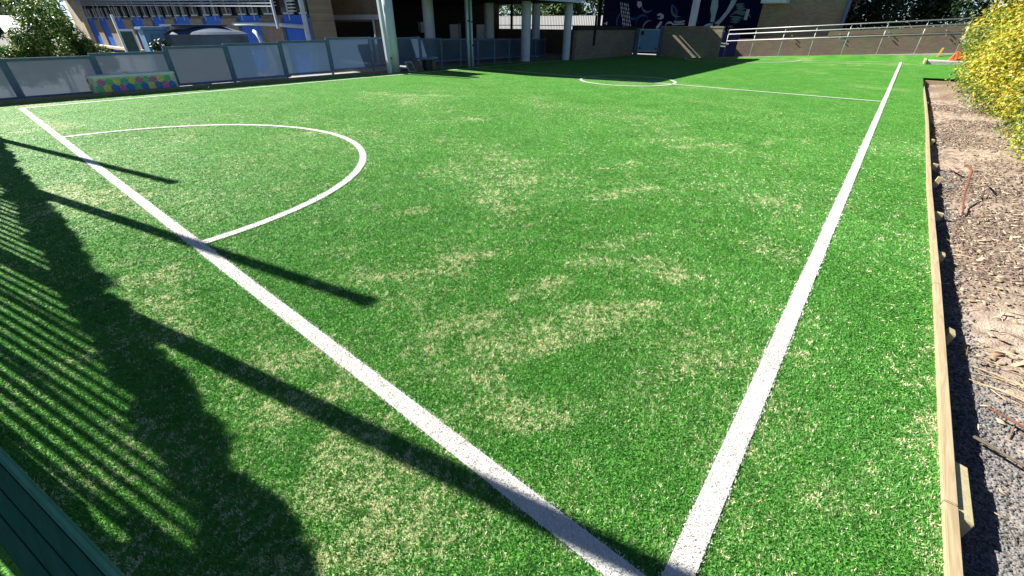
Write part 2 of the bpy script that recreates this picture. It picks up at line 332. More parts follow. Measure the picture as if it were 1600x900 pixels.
def fibres(x, y, size, white=False):
    """leaning turf fibres: one triangle each; returns verts, idx, colours"""
    n = len(x); s = size
    hgt = (.0085 + .007 * RNG.random(n)) * np.clip(2.2 / s, .28, 1); wid = (.0037 + .0030 * RNG.random(n)) * np.minimum(s, 4.5)
    ang = RNG.random(n) * 2 * np.pi; lean = (.4 + 1.0 * RNG.random(n)) * (.006 if white else .011) * np.minimum(s, 2.5)
    la = 2.2 + 1.3 * RNG.standard_normal(n) + 2 * vnoise(x * 1.5, y * 1.5)
    z = gz(x, y) + (.006 if white else .0)
    bx, by = np.cos(ang) * wid * .5, np.sin(ang) * wid * .5
    tx, ty = np.cos(la) * lean, np.sin(la) * lean
    v = np.empty((n, 3, 3)); v[:, 0] = np.stack([x - bx, y - by, z], 1); v[:, 1] = np.stack([x + bx, y + by, z], 1)
    v[:, 2] = np.stack([x + tx, y + ty, z + hgt], 1)
    return v
def make_grass():
    P = []; S = []
    cx, cy = CAM[0], CAM[1]
    # rings about the camera stand: fibres get fewer and coarser with distance
    edges = np.geomspace(.35, 36, 38)
    for r0, r1 in zip(edges[:-1], edges[1:]):
        rm = .5 * (r0 + r1); d = math.hypot(rm, 1.8); s = max(1.0, d / 2.5)
        dens = 38000 / s ** 2 * (1.0 if d < 10 else 1.25)
        n = int(dens * .5 * (r1 ** 2 - r0 ** 2) * 2.65)
        th = R(42) + RNG.random(n) * 2.65; rr = np.sqrt(r0 ** 2 + RNG.random(n) * (r1 ** 2 - r0 ** 2))
        x = cx + rr * np.cos(th); y = cy + rr * np.sin(th)
        P.append(np.stack([x, y], 1)); S.append(np.full(n, s))
    P = np.concatenate(P); S = np.concatenate(S); x, y = P[:, 0], P[:, 1]
    ok = (x > X0 + .02) & ((x < edge_x(y) - .004) | ((y > 24.12) & (x < 5.9) & ~((x > .88) & (y > 30.8)))) & (y > -2.5) & (y < Y1 - .02); x, y, S = x[ok], y[ok], S[ok]
    ln = in_line(x, y); edge = in_line(x, y, .012) & ~ln & (RNG.random(len(x)) < .35)
    wh = ln | edge
    # green fibres
    gx, gy, gs = x[~wh], y[~wh], S[~wh]; sd = sand(gx, gy)
    n = len(gx); rnd = RNG.random(n)
    v = fibres(gx, gy, gs); sc_ = 62 / np.minimum(gs, 3.2); cl = vnoise(gx * sc_, gy * sc_ * .75 + gx * 9); cl2 = vnoise(gx * sc_ * .9 + 71, gy * sc_ * .9 + 13)
    pale = (.62 * cl + .38 * rnd) < (.175 + .31 * np.minimum(sd, .85))
    c = np.empty((n, 3)); k = (.45 * RNG.random(n) + .65 * cl2)[:, None] * .95; k2 = fbm(gx * 9, gy * 9, 2)[:, None]
    k = np.clip(.85 * k + .5 * (k2 - .35), 0, 1)
    c[:] = np.array([.055, .205, .038]) * (1 - k) + np.array([.165, .47, .085]) * k
    kp = RNG.random(pale.sum())[:, None]; c[pale] = np.array([.60, .60, .30]) * (1 - kp) + np.array([.95, .90, .68]) * kp
    v[pale, :, 2] -= .001
    tint = (~pale) & (RNG.random(n) < .07 + .10 * (gs > 2)); c[tint] = np.array([.36, .58, .24]) * RNG.uniform(.8, 1.25, (tint.sum(), 1))  # some fibres paler, more of them far off: turf sheen put into the colour
    idx = np.arange(n * 3); print('fibres', n)
    o = np_mesh('grass', v.reshape(-1, 3), 3, idx, M['turf_fibre'], colors=np.repeat(c, 3, 0), kind='stuff')
    prop(o, 'short bright green artificial grass with pale sandy flecks', 'grass')
    return x[wh], y[wh], S[wh]
wx, wy, ws = make_grass()
M['line_base'] = pbr('line_base', (.62, .60, .56), .8, var=.12, scale=40, bump=.6, bscale=120)
def strip(pts_in, pts_out):
    k = len(pts_in); v = [(p[0], p[1], float(gz(p[0], p[1])) + .009 + .012 * (p[1] > 20)) for p in pts_in] + [(p[0], p[1], float(gz(p[0], p[1])) + .009 + .012 * (p[1] > 20)) for p in pts_out]
    return v, [(i, i + 1, k + i + 1, k + i) for i in range(k - 1)]
def marking(name, label, pin, pout, sel):
    v, f = strip(pin, pout)
    x, y, s = wx[sel], wy[sel], ws[sel]; n = len(x)
    fv = fibres(x, y, s, True).reshape(-1, 3)
    nb = len(v); f3 = np.array([(a, b_, c_) for a, b_, c_, d_ in f] + [(a, c_, d_) for a, b_, c_, d_ in f])
    allv = np.concatenate([np.array(v), fv]); tris = np.concatenate([f3, np.arange(n * 3).reshape(-1, 3) + nb]).reshape(-1)
    kk = RNG.random(n)[:, None]; cf = np.array([.80, .79, .77]) * (1 - kk) + np.array([.96, .955, .94]) * kk
    cf = cf * (.80 + .20 * np.clip(fbm(x * 1.7, y * 1.7, 3)[:, None] * 2.2 - .2, 0, 1)); dirt = (RNG.random(n) < .10 + .25 * sand(x, y)); cf[dirt] = cf[dirt] * np.array([.86, .76, .66]); gr_ = RNG.random(n) < .035; cf[gr_] = np.array([.16, .36, .10])
    cc = np.concatenate([np.tile([.80, .79, .76], (nb, 1)), np.repeat(cf, 3, 0)])
    o = np_mesh(name, allv, 3, tris, M['line_fibre'], colors=cc, kind='structure'); o['label'] = label
def ring(cx, cy, r, a0, a1, n=96, h=HW * 1.0):
    th = np.linspace(a0, a1, n); return [(cx + (r - h) * math.cos(t), cy + (r - h) * math.sin(t)) for t in th], [(cx + (r + h) * math.cos(t), cy + (r + h) * math.sin(t)) for t in th]
def seg(x0, y0, x1, y1, nx, ny, h=HW, n=24):
    tt = np.linspace(0, 1, n); return [(x0 + (x1 - x0) * k - nx * h, y0 + (y1 - y0) * k - ny * h) for k in tt], [(x0 + (x1 - x0) * k + nx * h, y0 + (y1 - y0) * k + ny * h) for k in tt]
e = HW + .014
sN = np.abs(wy) < e; sR = (np.abs(wx) < e) & ~sN; sF = (np.abs(wy - L_) < e) & ~sR; sL = (np.abs(wx + W_) < e) & ~sN & ~sF
rest = ~(sN | sR | sF | sL); sH = rest & (np.abs(wy - HALF) < e) ; rest &= ~sH
sC = rest & (np.abs(np.hypot(wx + 8.06, wy - HALF) - 1.80) < .2); sA = rest & ~sC & (wy < 8); sB = rest & ~sC & (wy > 20)
p = seg(-W_ - HW, 0, HW, 0, 0, 1); marking('goal_line', 'long white line crossing the turf from near right corner to far left corner', p[0], p[1], sN)
p = seg(0, HW + .001, 0, L_ + HW, 1, 0); marking('touch_line', 'wide white line beside the timber edging along the right of the turf', p[0], p[1], sR)
p = seg(-W_ - HW, L_, -HW - .001, L_, 0, 1); marking('goal_line', 'thin white line at the far end of the turf below the handrail', p[0], p[1], sF)
p = seg(-W_, HW + .001, -W_, L_ - HW - .001, 1, 0); marking('touch_line', 'faint white line close to the frosted fence', p[0], p[1], sL)
p = seg(-W_ + HW + .001, HALF, -HW - .001, HALF, 0, 1, HW); marking('halfway_line', 'white line across the middle of the turf through the small circle', p[0], p[1], sH)
p = ring(-8.06, HALF, 1.80, 0, 2 * math.pi)
p = ([(a, b_) for a, b_ in p[0]], [(a, b_) for a, b_ in p[1]]); marking('centre_circle', 'small white circle in the middle of the turf', p[0], p[1], sC)
p = ring(-8.06, 0, 3.43, .016, math.pi - .016); marking('goal_area_line', 'large white half circle at the near goal line', p[0], p[1], sA)
p = ring(-8.06, L_, 3.35, math.pi + .02, 2 * math.pi - .02); marking('goal_area_line', 'distant white half circle at the far goal line', p[0], p[1], sB)

# ------------------------------------------------------------------ left building (blue panels), set along x behind the fence
YB = 11.0
lb = thing('school_building', 'low school wing with bright blue panels between brick piers and louvred awning', 'building', (-22, YB, -.6))
BL = [-67.1 + 0, -61.9, -56.4, -50.8, -45.4, -40.3, -35.0, -29.8, -24.55]      # left edges of the blue panels
BR = [-64.3, -59.3, -53.7, -48.0, -42.6, -37.6, -32.4, -27.2, -22.15]
MB().box(-72, -22.06, YB + .10, YB + 1.3, -.6, 6.2).build('wall', M['brickx'], lb)
for i in range(9):
    MB().box(BL[i], BR[i], YB + .02, YB + .097, -.55, 2.16).build('blue_panel', M['blue_panel'], lb)
    if i < 8: MB().box(BR[i] + .16, BL[i + 1] - .16, YB - .08, YB + .097, -.55, 2.05).build('brick_pier', M['brickx'], lb)
    for x in (BR[i] + .03, BL[i] - .13):
        MB().box(x, x + .10, YB - .03, YB + .096, -.55, 2.05).build('mullion', M['steel_blue'], lb)
MB().box(-72.0, -67.5, YB - .35, YB + .095, -.6, 6.1).build('end_pier', M['cream'], lb)
MB().box(-67.3, -50, YB - .55, YB - .10, -.32, -.14).build('ledge', M['cream'], lb)
# window band
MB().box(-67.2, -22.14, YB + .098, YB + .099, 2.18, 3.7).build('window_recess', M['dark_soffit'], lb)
for i in range(9):
    for x0, x1 in ((BL[i] - .05, BL[i] + 1.25), (BL[i] + 1.5, BR[i] + .05), (BR[i] + .5, BR[i] + 1.9) if i < 8 else (0, 0)):
        if x1 <= x0: continue
        wn = MB().box(x0, x1, YB + .015, YB + .096, 2.26, 2.95).build('window', M['dark_glass'], lb)
        MB().box(x0 + .3, x1 - .02, YB - .06, YB + .013, 2.20, 2.27).build('sill', M['pipe_grey'], wn)
        MB().box(x0 + (x1 - x0) * .55, x0 + (x1 - x0) * .55 + .07, YB - .05, YB + .012, 2.275, 2.95).build('frame', M['pipe_grey'], wn)
for i in range(9):
    for x in (BL[i] + 1.32, BR[i] + .22):
        MB().tube([(x, YB - .32, 1.95), (x, YB - .32, 3.3)], .026, 6).build('awning_post', M['pipe_grey'], lb)
MB().box(-71, -22.1, YB - .95, YB + .09, 3.75, 3.9).build('eave', M['pipe_grey'], lb)
for k in range(5):
    z0, z1 = 2.52 + .13 * k, 3.30 + .16 * k
    MB().hexa([(-67, YB - .62, z1 - .03), (-24.0, YB - .62, z0 - .03), (-24.0, YB - .42, z0 + .02), (-67, YB - .42, z1 + .02)],
              [(-67, YB - .62, z1), (-24.0, YB - .62, z0), (-24.0, YB - .42, z0 + .05), (-67, YB - .42, z1 + .05)]).build('awning_louvre', M['pipe_grey'], lb)
for k in range(7):
    MB().box(-23.4, -22.9, YB - .2, YB - .05, 2.3 + .13 * k, 2.35 + .13 * k).build('vent_slat', M['white_paint'], lb)
MB().box(-24.05, -23.95, YB - .66, YB - .56, 1.6, 3.9).build('awning_end_post', M['pipe_grey'], lb)
gt = MB().tube([(-30.2, YB - .2, 1.78), (-27.0, YB - .2, 1.79), (-24.9, YB - .2, 1.77), (-22.2, YB - .2, 1.70)], .09, 8).build('drain_pipe', M['pipe_grey'], lb, smooth=True)
MB().tube([(-22.1, YB - .18, -.55), (-22.1, YB - .18, 6.0)], .11, 8).build('downpipe', M['pipe_grey'], lb, smooth=True)
MB().tube([(-27.6, YB - .25, 1.45), (-27.3, YB - .3, 1.38), (-27.05, YB - .3, 1.15), (-26.85, YB - .3, .6), (-26.8, YB - .3, -.5)], .10, 8).build('elbow_pipe', M['white_paint'], lb, smooth=True)

# ------------------------------------------------------------------ main block above the undercroft
ab = thing('upper_block', 'tall brick school block carried on round pale columns over a dark undercroft', 'building', (-16, 12.1, 0))
MB().box(-31, -16.25, 13.85, 24.6, 3.35, 7.0).build('upper_storey', M['brickx'], ab)
MB().box(-31, -16.25, 24.602, 30.4, 3.75, 7.0).build('upper_storey', M['brickx'], ab)
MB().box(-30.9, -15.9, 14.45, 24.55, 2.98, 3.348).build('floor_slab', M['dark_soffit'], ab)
MB().box(-15.898, -15.72, 14.45, 24.7, 2.95, 3.40).build('fascia', M['column_paint'], ab)
bw = MB().box(-30, -21.3, 14.6, 14.9, -.05, 2.978).build('recess_wall', M['brickx'], ab)
MB().box(-26.4, -22.1, 14.54, 14.598, -.03, 1.92).build('roller_door', M['dark_glass'], ab)
MB().box(-27.2, -21.25, 14.40, 14.596, 2.02, 2.24).build('lintel', M['pipe_grey'], ab)
for x in (-27.1, -26.5, -22.05): MB().box(x, x + .07, 14.46, 14.534, -.03, 2.015).build('door_jamb', M['pipe_grey'], ab)
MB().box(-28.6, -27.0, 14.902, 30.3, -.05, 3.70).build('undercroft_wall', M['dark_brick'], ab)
for y0, y1 in ((24.6, 25.45), (27.5, 28.4)):
    d = MB().box(-26.998, -26.94, y0, y1, 0, 1.86).build('door', M['white_paint'], ab)
    MB().box(-26.998, -26.90, y1 + .05, y1 + .22, 0, 1.9).build('door_frame', M['pipe_grey'], d)
MB().box(-26.998, -26.7, 21.6, 22.3, 1.35, 1.98).build('meter_box', M['white_paint'], ab)
def column(x, y, rad, top, label, mat='column_paint', cat='column'):
    tz = thing('round_column', label, cat, (x, y, -.03), 'round columns carrying the school block')
    MB().lathe(x, y, [(rad, -.03), (rad, top)], 28).build('shaft', M[mat], tz, smooth=False)
    return tz
c1 = column(-17.32, 11.98, .235, 2.975, 'pale blue-grey round column nearest the left building, with a bent bracket')
for p in c1.children: p.data.shade_smooth()
MB().box(-17.20, -17.06, 11.55, 11.72, .52, .62).build('bracket', M['steel_blue'], c1)
column(-17.55, 21.75, .27, 2.975, 'pale blue round column between the twin pipes and the slab end')
column(-16.50, 24.55, .24, 2.94, 'pale blue round column under the outer corner of the slab, beside brick wall')
column(-21.0, 17.4, .30, 2.975, 'shaded round column inside the undercroft, behind the nearest column')
column(-21.0, 22.4, .30, 2.975, 'shaded round column inside the undercroft, right of the twin pipes')
column(-19.7, 25.6, .28, 3.745, 'dark round column seen against the bright bar fence opening')
tp = thing('twin_downpipe', 'pair of pale steel pipes clamped to a blue post beside the fence', 'downpipe', (-17.1, 16.4, 0))
MB().box(-17.2, -17.02, 16.42, 16.60, -.03, 2.975).build('post', M['steel_blue'], tp)
for y in (16.36, 16.62): MB().tube([(-16.98, y, -.03), (-16.98, y, 2.975)], .055, 10).build('pipe', M['pipe_grey'], tp, smooth=True)
for y, z in ((16.36, 1.98), (16.62, 1.95), (16.62, .95)): MB().box(-16.93, -16.90, y - .05, y + .05, z - .04, z + .04).build('clamp', M['black_metal'], tp)
dp = thing('steel_post', 'slim leaning pale post left of the nearest round column', 'post', (-17.1, 11.55, 0))
MB().hexa([(-17.17, 11.47, -.03), (-17.03, 11.47, -.03), (-17.03, 11.62, -.03), (-17.17, 11.62, -.03)],
          [(-17.17, 11.38, 2.975), (-17.03, 11.38, 2.975), (-17.03, 11.53, 2.975), (-17.17, 11.53, 2.975)]).build('post', M['column_paint'], dp)

# unseen sheets added over the gate, slotted to shape a strip of sun
cp = thing('gate_canopy', 'dark flat canopy with a slot beside the brick wall and gate', 'canopy', (-16, 31, 3.5))
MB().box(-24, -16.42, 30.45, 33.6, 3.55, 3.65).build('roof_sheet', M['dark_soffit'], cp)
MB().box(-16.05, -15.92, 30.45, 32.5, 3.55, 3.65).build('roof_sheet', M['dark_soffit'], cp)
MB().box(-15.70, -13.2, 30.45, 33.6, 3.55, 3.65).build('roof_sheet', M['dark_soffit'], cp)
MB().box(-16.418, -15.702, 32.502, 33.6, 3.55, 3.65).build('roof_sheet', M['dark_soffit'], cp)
column(-13.0, 36.1, .26, 3.9, 'pale column standing in front of the bird mural, above the low brick wall')

# ------------------------------------------------------------------ far walls
sw = thing('side_wall', 'low shaded brick wall left of the blue gate, with dark coping', 'wall', (-16, 28, 0))
MB().box(-16.25, -16.0, 24.85, 33.0, -.1, 1.58).build('brickwork', M['bricky'], sw)
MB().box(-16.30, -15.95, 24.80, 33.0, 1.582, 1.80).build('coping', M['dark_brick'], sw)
dpz = MB().box(-15.99, -15.90, 26.9, 27.05, .72, 2.4).build('dark_post', M['black_metal'], sw)
gw = thing('brick_wall', 'low brick wall right of the blue gate with a slanting strip of sunlight', 'wall', (-12, 33.2, 0))
MB().box(-13.88, -9.87, 33.2, 33.5, -.1, 1.74).build('brickwork', M['brickx'], gw)
MB().box(-13.90, -9.85, 33.18, 33.52, 1.742, 1.85).build('coping', M['brickx'], gw)
gt = thing('blue_gate', 'blue framed gate with pale panel between two brick walls', 'gate', (-15, 33.2, 0))
MB().box(-16.0, -15.72, 33.1, 33.3, -.1, 1.72).build('post', M['steel_blue'], gt)
MB().box(-14.15, -13.89, 33.1, 33.3, -.1, 1.86).build('post', M['steel_blue'], gt)
MB().box(-15.64, -14.23, 33.16, 33.20, .28, 1.58).build('panel', M['gate_blue'], gt)
fr = MB(); fr.box(-15.70, -14.17, 33.14, 33.22, 1.582, 1.66).box(-15.70, -14.17, 33.14, 33.22, .20, .278).box(-15.71, -15.642, 33.14, 33.22, .28, 1.58).box(-14.228, -14.16, 33.14, 33.22, .28, 1.58)
fr.build('frame', M['pipe_grey'], gt)
MB().box(-15.56, -15.36, 33.10, 33.14, 1.28, 1.52).build('latch_box', M['black_metal'], gt)
for x in (-15.60, -14.30): MB().box(x, x + .10, 33.08, 33.14, .40, .48).build('hinge', M['black_metal'], gt)

# mural building
mb = thing('mural_building', 'far brick building with a dark navy wall painted with a large bird', 'building', (-10, 36.5, 0))
MB().box(-20.8, -8.62, 36.5, 50, -.1, 8).build('mural_wall', M['navy'], mb)
MB().box(-8.618, -3.85, 36.55, 50, -.1, 8).build('brick_wall', M['brickx'], mb)
MB().box(-10.45, -9.1, 34.75, 36.498, -.1, 1.50).build('navy_plinth', M['navy'], mb)
MB().box(-28, -8.5, 33.9, 36.49, 7.0, 7.15).build('roof_overhang', M['dark_soffit'], mb)  # unseen overhang added to keep the mural wall in shade
MB().tube([(-3.72, 36.45, 0), (-3.72, 36.45, 7.9)], .11, 8).build('downpipe', M['steel_blue'], mb)
MB().box(-8.5, -7.05, 35.3, 36.49, 3.16, 3.40).build('awning', M['pipe_grey'], mb)
MU = [('leg', [(-12.05, 3.45), (-11.62, 3.44), (-11.53, 3.0), (-11.57, 2.43), (-11.58, 2.1), (-11.86, 2.12), (-11.87, 2.47), (-12.04, 2.92)]),
('leg', [(-10.72, 3.42), (-10.36, 3.41), (-10.47, 3.06), (-10.68, 2.67), (-10.98, 2.22), (-11.19, 1.95), (-11.54, 2.03), (-11.23, 2.3), (-10.93, 2.75), (-10.77, 3.19)]),
('foot', [(-12.32, 1.82), (-12.15, 1.95), (-11.93, 2.03), (-11.62, 2.03), (-11.63, 1.8), (-11.89, 1.86), (-12.07, 1.8)]),
('toe', [(-11.46, 1.89), (-11.23, 1.93), (-10.96, 1.81), (-10.71, 1.64), (-10.58, 1.43), (-10.64, 1.31), (-10.81, 1.39), (-10.81, 1.6), (-11.09, 1.76), (-11.38, 1.76)]),
('toe', [(-10.74, 1.22), (-10.5, 1.29), (-10.39, 1.06), (-10.55, 0.95), (-10.76, 1.05)]),
('stripe', [(-14.61, 2.18), (-14.18, 2.14), (-13.73, 2.22), (-13.75, 2.12), (-14.15, 2.03), (-14.53, 2.09)]),
('stripe', [(-14.62, 2.0), (-13.71, 2.03), (-13.74, 1.94), (-14.57, 1.91)]),
('plaque', [(-9.55, 2.87), (-9.35, 2.85), (-9.38, 2.22), (-9.6, 2.26)]),
('painted_head', [(-16.03, 2.6), (-15.78, 2.71), (-15.48, 2.58), (-15.44, 2.38), (-15.63, 2.27), (-15.95, 2.34), (-15.72, 2.42), (-15.74, 2.54), (-15.98, 2.51)]),
('painted_neck', [(-15.61, 2.16), (-15.49, 2.09), (-15.73, 1.69), (-15.89, 1.64), (-15.95, 1.77), (-15.71, 2.09)]),
('painted_oval', [(-17.83, 3.49), (-17.49, 3.48), (-17.38, 3.22), (-17.58, 3.04), (-17.8, 3.18)]),
('painted_tuft', [(-21.55 + .9, 1.99), (-21.17 + .9, 2.13), (-21.21 + .9, 1.89)])]
for nm, poly in MU: MB().prism_y(poly, 36.48, 36.499).build(nm, M['mural_pale'], mb)
for poly in ([(-10.89, 0.79), (-10.02, 0.75), (-10.05, 0.66), (-10.78, 0.75)], [(-10.94, 0.62), (-10.17, 0.59), (-10.19, 0.51), (-10.83, 0.55)]):
    MB().prism_y([(x + .32, z + .1) for x, z in poly], 34.73, 34.749).build('stripe', M['mural_pale'], mb)
def lens(x0, z0, x1, z1, wd):
    d = Vector((x1 - x0, z1 - z0)); nn = Vector((-d.y, d.x)).normalized() * wd; a = Vector((x0, z0))
    return [tuple(a), tuple(a + d * .3 + nn * .8), tuple(a + d * .65 + nn), tuple(a + d), tuple(a + d * .65 - nn), tuple(a + d * .3 - nn * .8)]
for x0, z0, x1, z1 in [(-10.63, 2.46, -9.6, 2.34), (-10.49, 2.14, -9.84, 2.1), (-10.6, 1.85, -10.08, 1.81), (-10.17, 2.62, -9.48, 2.56), (-10.29, 2.9, -9.58, 2.89), (-10.45, 3.14, -9.74, 3.17), (-10.59, 1.64, -10.21, 1.6),
                       (-10.5, 2.3, -9.75, 2.22), (-10.4, 2.76, -9.7, 2.72), (-10.35, 3.02, -9.7, 3.03)]:
    MB().prism_y(lens(x0, z0, x1, z1, .075), 36.48, 36.499).build('painted_feather', M['mural_teal'], mb)
def crescent(cx, cz, r, a0, a1, w_, n_=9):
    th = [R(a0 + (a1 - a0) * k_ / (n_ - 1)) for k_ in range(n_)]
    o_ = [(cx + r * math.cos(t_), cz + r * math.sin(t_)) for t_ in th]
    i_ = [(cx + (r - w_ * math.sin(math.pi * k_ / (n_ - 1)) - .01) * math.cos(t_), cz + (r - w_ * math.sin(math.pi * k_ / (n_ - 1)) - .01) * math.sin(t_)) for k_, t_ in enumerate(th)]
    return o_ + i_[::-1]
M['mural_blue'] = pbr('mural_blue', (.022, .05, .17), .8, var=.25, scale=2, spec=.1)
for q_, (cx, cz, r, a0, a1, w_, mm_) in enumerate([(-17.2, 2.1, .55, 20, 200, .16, 'mural_blue'), (-16.6, 1.75, .5, 60, 230, .14, 'mural_teal'), (-15.1, 2.5, .75, -60, 90, .2, 'mural_blue'), (-14.4, 3.0, .6, 150, 300, .16, 'mural_teal'),
        (-14.9, 1.8, .35, 10, 170, .12, 'mural_pale'), (-18.0, 2.7, .45, 200, 340, .13, 'mural_blue'), (-13.7, 2.7, .5, -40, 80, .14, 'mural_blue'), (-16.9, 3.2, .5, 180, 330, .15, 'mural_teal'), (-14.2, 2.45, .3, 190, 350, .1, 'mural_blue'),
        (-12.5, 2.5, .5, 120, 260, .14, 'mural_blue'), (-9.9, 1.9, .9, 30, 140, .16, 'mural_teal'), (-18.9, 2.2, .6, 100, 230, .15, 'mural_blue')]):
    MB().prism_y(crescent(cx, cz, r, a0, a1, w_), 36.486 - .0015 * q_ * .3, 36.4985).build('painted_curve', M[mm_], mb)
for r in range(7):
    for c in range(5):
        x = -19.3 + c * .17 + r * .085 + random.uniform(-.02, .02); z = 3.5 - r * .27 - c * .03
        MB().prism_y(lens(x, z, x + .07, z - .26, .045), 36.48, 36.499).build('painted_feather', M['mural_pale'], mb)

# bar fence on a low wall far behind the undercroft, and what is bright beyond it
lw = thing('bar_fence', 'black upright bar fence on a low brown wall at the far end of the undercroft', 'fence', (-22, 30.1, 0))
MB().box(-26.98, -16.27, 30.0, 30.25, -.03, 1.58).build('base_wall', M['brick_brown'], lw)
for z in (1.80, 2.55): MB().box(-26.98, -16.27, 30.08, 30.12, z, z + .05).build('rail', M['black_metal'], lw)
bar0 = None
for k in range(74):
    x = -26.9 + k * .144
    if bar0 is None: bar0 = MB().box(x, x + .022, 30.122, 30.145, 1.582, 2.68).build('bar', M['black_metal'], lw)
    else:
        o = bar0.copy(); o.parent = lw; o.location = (k * .144, 0, 0); col.objects.link(o)
for x in (-25.6, -17.6): MB().box(x, x + .16, 30.05, 30.2, 1.582, 3.7).build('post', M['black_metal'], lw)
wwl = thing('white_wall', 'sunlit white wall beyond the black bar fence', 'wall', (-32, 45, 0))
MB().box(-60, -22, 45, 45.3, -.6, 2.75).build('wall', M['white_paint'], wwl)

# ramp, kerb and handrail on the far right
def rz(x): return .05 + .056 * (x + 9.5)
rw = thing('ramp_wall', 'long brown brick wall behind the pale handrail', 'wall', (-3, 34.3, 0))
MB().hexa([(-9.05, 34.3, -.3), (8, 34.3, -.3), (8, 34.6, -.3), (-9.05, 34.6, -.3)], [(-9.05, 34.3, 1.12), (8, 34.3, 1.98), (8, 34.6, 1.98), (-9.05, 34.6, 1.12)]).build('brickwork', M['brick_brown'], rw)
MB().hexa([(-4.0, 34.26, 1.382), (8, 34.26, 1.983), (8, 34.64, 1.983), (-4.0, 34.64, 1.382)], [(-4.0, 34.26, 1.62), (8, 34.26, 2.30), (8, 34.64, 2.30), (-4.0, 34.64, 1.62)]).build('coping', M['brick_brown'], rw)
for x in (-5.9, -1.1, 1.3, -3.4):
    for dz in (.0, -.22):
        MB().tube([(x - dz * .3, 34.24, 1.42 + .05 * (x + 5) + dz), (x - dz * .3, 34.17, 1.42 + .05 * (x + 5) + dz)], .03, 8).build('bracket', M['rail_white'], rw)
o = MB().hexa([(-9.9, 33.22, -.3), (8, 33.22, -.3), (8, 33.4, -.3), (-9.9, 33.4, -.3)], [(-9.9, 33.22, rz(-9.9) + .02), (8, 33.22, rz(8) + .02), (8, 33.4, rz(8) + .02), (-9.9, 33.4, rz(-9.9) + .02)]).build('kerb', M['pale_concrete']); o['kind'] = 'structure'
o = MB().hexa([(-9.0, 33.402, -.3), (8, 33.402, -.3), (8, 34.298, -.3), (-9.0, 34.298, -.3)], [(-9.0, 33.402, rz(-9.) - .01), (8, 33.402, rz(8) - .01), (8, 34.298, rz(8) - .01), (-9.0, 34.298, rz(-9.) - .01)]).build('ramp', M['concrete']); o['kind'] = 'structure'
hr = thing('handrail', 'pale steel handrail with three rails rising along the far ramp', 'handrail', (-3, 33.3, 0))
xs_ = [-9.48 + 1.645 * k for k in range(9)]
for x in xs_: MB().tube([(x, 33.3, rz(x) + .01), (x, 33.3, rz(x) + 1.57)], .022, 8).build('post', M['rail_white'], hr, smooth=True)
for off, r0 in ((1.59, .024), (1.345, .028), (.965, .026)):
    MB().tube([(-9.48, 33.27, rz(-9.48) + off), (xs_[-1] + .5, 33.27, rz(xs_[-1]) + off)], r0, 8).build('rail', M['rail_white'], hr, smooth=True)

# gravel patch with small edging, yellow peg, orange panel
o = MB().box(.98, 4.5, 30.9, 33.19, -.1, .42).build('gravel_patch', pbr('gravel', (.42, .41, .40), .95, var=.35, scale=25, bump=1, bscale=70)); o['kind'] = 'structure'
prop(MB().box(.90, .978, 30.85, 33.1, .1, .47).build('timber_edging', M['pine_pale']), 'short pale timber edge beside the far gravel patch', 'timber edging')
prop(MB().hexa([(1.32, 33.0, .4), (1.40, 33.0, .4), (1.40, 33.06, .4), (1.32, 33.06, .4)], [(1.42, 33.02, .95), (1.50, 33.02, .95), (1.50, 33.08, .95), (1.42, 33.08, .95)]).build('marker_peg', M['yellow']),
     'small yellow wooden peg in front of the ramp wall', 'peg')
op = thing('orange_barrier', 'bright orange plastic panel with slats lying against the yellow shrub', 'barrier', (2.1, 32.3, .43))
MB().hexa([(1.85, 32.2, .44), (2.4, 32.2, .42), (2.4, 32.5, .42), (1.85, 32.5, .44)], [(2.05, 32.4, .85), (2.55, 32.4, .72), (2.55, 32.45, .72), (2.05, 32.45, .85)]).build('panel', M['orange'], op)
for k in range(3): MB().box(1.98 + .14 * k, 2.02 + .14 * k, 32.17, 32.2, .46, .72).build('slat', M['rust'], op)

# ------------------------------------------------------------------ frosted fence on the left
PY = [-3.6, -1.7, .21, 2.05, 3.90, 5.68, 7.58, 9.53, 11.55, 12.95, 14.33, 15.70, 17.05, 18.38, 19.75, 21.1, 22.45, 23.75, 24.75]
TOP = [.97, .97, .985, 1.045, 1.17, 1.215, 1.26, 1.34, 1.33, 1.31, 1.25, 1.22, 1.21, 1.19, 1.16, 1.14, 1.11, 1.10]
BOT = [.0, .0, .0, .02, .03, .06, .09, .14, .20, .22, .22, .20, .19, .18, .17, .16, .15, .14]
fe = thing('panel_fence', 'long blue steel fence of frosted panels stepping up behind the turf', 'fence', (-18.3, 10, 0))
X = -18.3
for i in range(len(PY) - 1):
    y0, y1, zt, zb = PY[i], PY[i + 1], TOP[i], BOT[i]
    s = .05
    pn = MB().box(X - .012, X + .012, y0 + .10, y1 - .06, zb + .07, zt - .07).build('panel', M['frost_dirty'] if i < 5 else M['frost'], fe)
    fr = MB(); fr.box(X - .025, X + .03, y0 + .045, y1 - .005, zt - .07, zt).box(X - .025, X + .03, y0 + .045, y1 - .005, zb, zb + .07)
    fr.box(X - .024, X + .029, y0 + .045, y0 + .10, zb + .07, zt - .07).box(X - .024, X + .029, y1 - .06, y1 - .005, zb + .07, zt - .07)
    fr.build('frame', M['steel_blue'], fe)
for i, y in enumerate(PY):
    zt = TOP[min(i, len(TOP) - 1)]; zt = max(zt, TOP[i - 1] if i else 0)
    MB().box(X - .035, X + .035, y - .032, y + .042, -.03, zt + .004).build('post', M['steel_blue'], fe)

